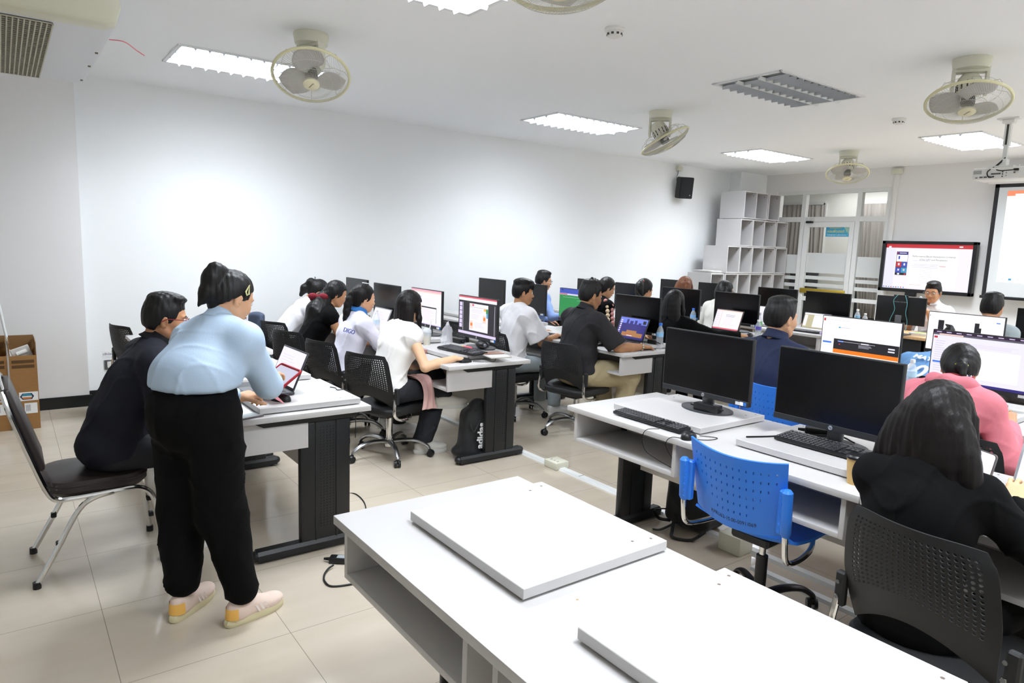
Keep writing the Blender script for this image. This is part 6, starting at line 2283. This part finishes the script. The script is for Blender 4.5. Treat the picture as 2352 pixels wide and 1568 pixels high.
W9 = person('man with glasses looking sideways behind the dark monitor by the side wall', (5.22, 6.55), -.25, dict(
    lean=.05, hunch=.12, head=(-.15, .12, 0), hs=.98, skin='#c2906c', top=M_shirtblue, sleeve='long', collar=True, hz=.55, glasses=M_greyplastic, hair=hair_short, R=dict(w=(.3, -.45, .79), pole=(-.2, -.6, -.8)), **DK), .010)
W10 = person('woman in black flowered dress with hair clips and glasses', (5.28, 5.58), -.2, dict(
    lean=.08, hunch=.2, head=(-.15, .32, 0), hs=.95, skin='#c79771', top=M_blackcloth, topname='dress', sleeve='long', hz=.55, glasses=M_greyplastic, hair=lambda F, hl, R, s, N: (cap(F, hl, R, s, .06, -.05), F.path([hl(-.09, 0, .0), hl(-.11, 0, -.08), hl(-.12, 0, -.16)], [.03, .04, .02], .02)), hairbox=[(-.2, 0, -.2), (0, 0, .1)], **DK), .010)
fl = MB()
r = random.Random(8)
for i in range(60):
    for _ in range(20):
        a, z = r.uniform(-PI, PI), r.uniform(-.3, .19)
        break
    p = W10['C'] + W10['R2'] @ V(-.128 * abs(math.cos(a)) * math.copysign(1, math.cos(a)) * 1.02, -.178 * math.sin(a), z - .02)
    fl.ball(tuple(p), (.02 + .012 * r.random(), .02 + .012 * r.random(), .02 + .01 * r.random()), 8, 6, i % 3)
for k, S in ((0, 'R'), (1, 'L')):
    s_, e_ = W10['arms'][S][0], W10['arms'][S][1]
    for i in range(18):
        p = s_ + (e_ - s_) * (i / 17) + V(-.035 * math.cos(i * 2.1), -.046 if S == 'R' else .046, .035 * math.sin(i * 2.1))
        fl.ball(tuple(p), .024, 8, 6, i % 3)
build('flower_print', fl, [C_('print_cream', '#d9c3a3'), C_('print_rose', '#b98079'), C_('print_leaf', '#4a4436')], W10['shirt'])
W11 = person('woman whose black ponytail carries red and green beads', (5.28, 4.97), -.1, dict(
    lean=.1, hunch=.12, head=(.1, .25, 0), hs=.95, top=M_whitecloth, hz=.56, hair=lambda F, hl, R, s, N: hair_pony(F, hl, R, s, N, (-.10, -.03, .05), (-.05, -.08, -.12), .02, .04), hairbox=[(-.2, -.15, -.2), (0, 0, .1)], **DK), .010)
bd = MB()
for i in range(8):
    bd.ball(tuple(W11['hl'](-.108 - .006 * math.sin(i), -.06 + .012 * i, .082 - .006 * i + .012 * (i % 2))), .009, 8, 6, i % 3)
build('hair_beads', bd, [mat('bead_red'), mat('bead_teal', '#3fa59a'), M_whiteplastic], W11['t'], label='red, green and white hair beads')
W12 = person('person with dyed brown hair bent low behind the black monitor near the shelves', (6.72, 5.62), 0, dict(
    lean=.12, hunch=.15, head=(.1, .3, 0), hs=.96, top=M_olive, hairm=M_hairdyed, hair=lambda F, hl, R, s, N: hair_long(F, hl, R, s, N, .22, .09), hairbox=[(-.2, 0, -.3), (0, 0, .1)], hz=.55, **DK), .011)
W13 = person('woman with a black bob and glasses in a white top near the shelves', (6.75, 5.06), -.15, dict(
    lean=.1, hunch=.15, head=(-.3, .2, 0), hs=.95, top=C_('yellow_printed_white', '#eceae2'), glasses=M_greyplastic, hair=lambda F, hl, R, s, N: hair_long(F, hl, R, s, N, .16, .08), hairbox=[(-.2, 0, -.2), (0, 0, .1)], hz=.53, **DK), .010)
W14 = person('woman in black with long straight black hair at the pink-page laptop', (5.15, 4.42), -.1, dict(
    lean=.05, hunch=.15, head=(.0, .15, 0), hs=.95, skin='#c9976f', top=M_blackcloth, sleeve='long', hz=.475, L=dict(w=(.42, .06, .79)), R=mousehand((.72, -.42, .80), (1, .1, -.1)), hair=lambda F, hl, R, s, N: hair_long(F, hl, R, s, N, .36, .105), hairbox=[(-.2, -.1, -.40), (0, .1, .1)], bottom=M_blackcloth, shR=(.10, -.02, -.02)), .010)
W15 = person('young man in navy polo on the blue chair, between the black monitors', (3.66, 2.33), -.12, dict(
    s=1.03, lean=.04, hunch=.10, sw=.175, head=(-.12, .05, 0), hs=1.0, skin='#d3a582', top=M_navypolo, sleeve='short', collar=True, hz=.57, hair=hair_short, bres=.006, R=dict(w=(.42, -.18, .78)), L=dict(w=(.42, .16, .78)), **DK), .008)
W16 = person('woman in pink hoodie bending over the desk, yellow hair tie', (3.66, 1.43), -.05, dict(
    lean=.30, hunch=.42, sw=.165, head=(.45, .72, 0), hs=1.02, skin='#c59570', top=M_pink, topname='hoodie', sleeve='long', baggy=.014, loose=.02, hz=.53, fold=1.3, L=dict(w=(.45, .22, .78)), R=dict(w=(.45, -.2, .78)),
    hair=lambda F, hl, R, s, N: (cap(F, hl, R, s, .06, -.05, 1.04), F.path([hl(-.095, .0, -.02), hl(-.118, .0, -.06), hl(-.115, -.01, -.11)], [.022, .024, .014], .015)), hairbox=[(-.2, .05, -.15), (0, 0, .1)], **DK), .009)
hd = Field(W16['N'] - .26, W16['N'] + .22, .008)
hd.path([W16['N'] + W16['R2'] @ V(.02, .11, .02), W16['N'] + W16['R2'] @ V(-.06, .08, .0), W16['N'] + W16['R2'] @ V(-.08, 0, -.02), W16['N'] + W16['R2'] @ V(-.06, -.08, .0), W16['N'] + W16['R2'] @ V(.02, -.11, .02)], [.022, .034, .042, .034, .022], .03)
hd.ripple(FOLDS)
mesh_obj('hood', hd.mesh('hood'), M_pink, W16['shirt'])
cl_ = MB()
cl_.tube([tuple(W16['N'] + W16['R2'] @ V(.055 * math.cos(a) - .004, .066 * math.sin(a), .035 - .008 * math.cos(a))) for a in [PI * .4 + i * PI * 1.2 / 14 for i in range(15)]], .013, 8)
build('collar', cl_, C_('dark_red_knit', '#9b3338'), W16['shirt'])
fg = MB()
for i, k in enumerate((0, 1, 2, 1, 0)):
    p = W16['N'] + W16['R2'] @ V(-.045 + .0 * i, -.045 - .009 * i, .055)
    fg.ball(tuple(p), (.008, .005, .012), 8, 6, k)
build('collar_tab', fg, [mat('tab_red', '#b33340'), M_whiteplastic, mat('tab_navy', '#252c5c')], W16['shirt'], label='red, white and blue collar tab')
clip(W16, 'hair_tie', [(-.112 + .022 * math.cos(a), .0 + .026 * math.sin(a), -.048 + .010 * math.cos(a)) for a in [2 * PI * i / 12 for i in range(12)]], .004, mat('yellow_green_elastic', '#c9cf4e', rough=.6), 'yellow hair tie', True)
W17 = person('person in sky blue number jersey with a topknot and white scrunchie', (5.03, 2.13), -.15, dict(
    lean=.50, hunch=.50, sw=.17, head=(.1, .75, 0), hs=.95, skin='#b98a66', top=M_sky, topname='jersey', sleeve='short', loose=.016, hz=.56, L=dict(w=(.5, .2, .78)), R=dict(w=(.5, -.2, .78)),
    hair=lambda F, hl, R, s, N: (cap(F, hl, R, s, .06, -.05), F.ell(hl(-.085, 0, .105), V(.036, .036, .045), R, .015), F.cone(hl(-.1, 0, .14), hl(-.10, .05, .165), .018, .004, .01)), hairbox=[(-.15, .05, .2), (-.05, 0, -.1)], **DK), .009)
clip(W17, 'scrunchie', [(-.068 + .034 * math.cos(a), .036 * math.sin(a), .095 + .022 * math.cos(a)) for a in [2 * PI * i / 14 for i in range(14)]], .010, C_('lilac_white_scrunchie', '#d9d3e2'), 'pale scrunchie', True)
tm = MB()
FJ = frame_m(tuple(W17['C'] + W17['R2'] @ V(-.142, -.02, .03)), tuple(W17['R2'] @ V(.10, -1, 0)), tuple(W17['R2'] @ V(.12, 0, 1)))
text_mb('MAY', .062, FJ, .002, mb=tm, bold=.002)
FJ2 = frame_m(tuple(W17['C'] + W17['R2'] @ V(-.140, -.03, -.12)), tuple(W17['R2'] @ V(0, -1, 0)), tuple(W17['R2'] @ V(0.02, 0, 1)))
text_mb('10', .19, FJ2, .002, mb=tm, bold=.004)
build('lettering', tm, mat('print_white'), W17['shirt'])
W18 = person('dark-haired person in front of the projection screen, only the top of the head showing', (6.85, 2.28), 0, dict(
    s=1.02, lean=.02, hunch=.1, head=(0, .1, 0), hs=1.02, top=M_greyjean, hair=hair_short, hz=.56, **DK), .011)
W19 = person('man in white polo and glasses speaking into a microphone at the front', (9.05, 3.58), PI - .25, dict(
    s=1.05, fat=1.05, lean=.02, hunch=.06, sw=.18, head=(.35, .12, 0), hs=1.04, skin='#c08d6a', top=C_('white_sport_polo', '#e6e6ea'), sleeve='short', collar=True, hz=.55, hair=hair_short, glasses=M_steel, bres=.007,
    R=dict(w=(.25, -.10, .90)), L=dict(w=(.22, .08, 1.0), d=(.4, -.6, .55), n=(.5, -.6, -.4), curl=(.9, .9, .5), pole=(-.2, .6, -1)), **DK), .008)
q = W19['arms']['L'][2]
t = thing('microphone', 'silver headed microphone in the hand of the man in the white polo', 'microphone', (0, 0, 0))
Rz = Matrix.Rotation(PI - .25, 4, 'Z')
wp = lambda p: Vector((9.05, 3.58, 0)) + Rz @ Vector(tuple(p))
p0, p1 = wp(q + V(.045, -.055, -.06)), wp(q + V(.06, -.06, .13))
build('handle', MB().cyl(p0, p1, .013, .016, 14), M_matteblack, t)
build('grille_head', MB().ball(tuple(p1 + (p1 - p0).normalized() * .018), (.024, .024, .028), 14, 10), mat('mic_mesh', '#8b8d90', rough=.4, metal=.7), t)

W20 = person('woman in black blazer with long dark hair holding a phone, large in the right corner', (2.235, .85), -.10, dict(
    s=.93, hz=.50, lean=.0, hunch=.22, side=-.09, sw=.152, head=(-.05, .22, 0), hs=1.0, skin='#deb58d', top=M_blazer, topname='blazer', sleeve='long', baggy=.006, loose=.008, fold=1.1, bottom=M_blackcloth, hairm=M_hairbrown, shR=(.05, 0, -.02),
    R=dict(ww=(2.56, .715, .835), d=(.75, .15, .55), n=(.55, .1, -.8), curl=(.25, .55, .4), pole=(-.3, -.8, -.6)), L=dict(ww=(2.49, .90, .85), d=(.9, -.2, .3), n=(.1, -.9, .2), curl=(.6, .7, .5), pole=(-.2, .8, -.7)),
    bres=.005, hres=.005, hair=lambda F, hl, R, s, N: hair_long(F, hl, R, s, N, .27, .145, -.072), hairbox=[(-.2, -.14, -.33), (.05, .14, .1)]), .007)
br = MB()
E_, W_ = W20['arms']['R'][1], W20['arms']['R'][2]
u = unit(W_ - E_)
a1 = unit(np.cross(u, V(0, 0, 1)))
a2 = np.cross(u, a1)
q = W_ - u * .004
br.tube([tuple(q + (a1 * math.cos(i * PI / 12) + a2 * math.sin(i * PI / 12)) * .030) for i in range(24)], .0032, 6, True)
build('bracelet', br, mat('gold', '#d9b25a', rough=.25, metal=1), W20['t'], label='gold bangle')

# jacket hung over the chair by the wall
jk = Field((1.75, 6.40, .35), (2.2, 7.0, .95), .009)
jk.rbox((1.945, 6.70, .68), (.035, .10, .20), rot(.4, -.1, 0), .03, .03).rbox((1.92, 6.68, .55), (.03, .12, .14), rot(.4, -.05, 0), .03, .04).ripple([(.008, (10, 40, 6), 0, (12, 10, 14), 1.6)])
tag(mesh_obj('jacket', jk.mesh('jacket'), C_('grey_blue_denim', '#4b566b')), 'grey blue jacket hung over the back of the chair by the wall', 'jacket')
# ---------------------------------------------------------------- camera and output look
yaw, pitch, roll = .64174985, -.13932281, .03577633
f = Vector((math.sin(yaw) * math.cos(pitch), math.cos(yaw) * math.cos(pitch), math.sin(pitch)))
r = Vector((math.cos(yaw), -math.sin(yaw), 0))
u = r.cross(f)
r2 = r * math.cos(roll) + u * math.sin(roll)
u2 = -r * math.sin(roll) + u * math.cos(roll)
cd = bpy.data.cameras.new('camera')
cd.lens, cd.sensor_width, cd.clip_start = 24, 36, .05
co = bpy.data.objects.new('camera', cd)
COL.objects.link(co)
co.matrix_world = Matrix(((r2.x, u2.x, -f.x, 0), (r2.y, u2.y, -f.y, 0), (r2.z, u2.z, -f.z, 1.6), (0, 0, 0, 1)))
SC.camera = co
wd = bpy.data.worlds.new('world')
wd.use_nodes = True
wd.node_tree.nodes['Background'].inputs[0].default_value = (.6, .65, .7, 1)
wd.node_tree.nodes['Background'].inputs[1].default_value = .15
SC.world = wd
SC.view_settings.view_transform = 'Standard'
SC.view_settings.look = 'None'
SC.view_settings.gamma = 1
SC.view_settings.exposure = .17
SC.view_settings.use_curve_mapping = False
SC.cycles.use_denoising = True
SC.cycles.max_bounces = 10
SC.cycles.diffuse_bounces = 6
SC.cycles.sample_clamp_indirect = 6
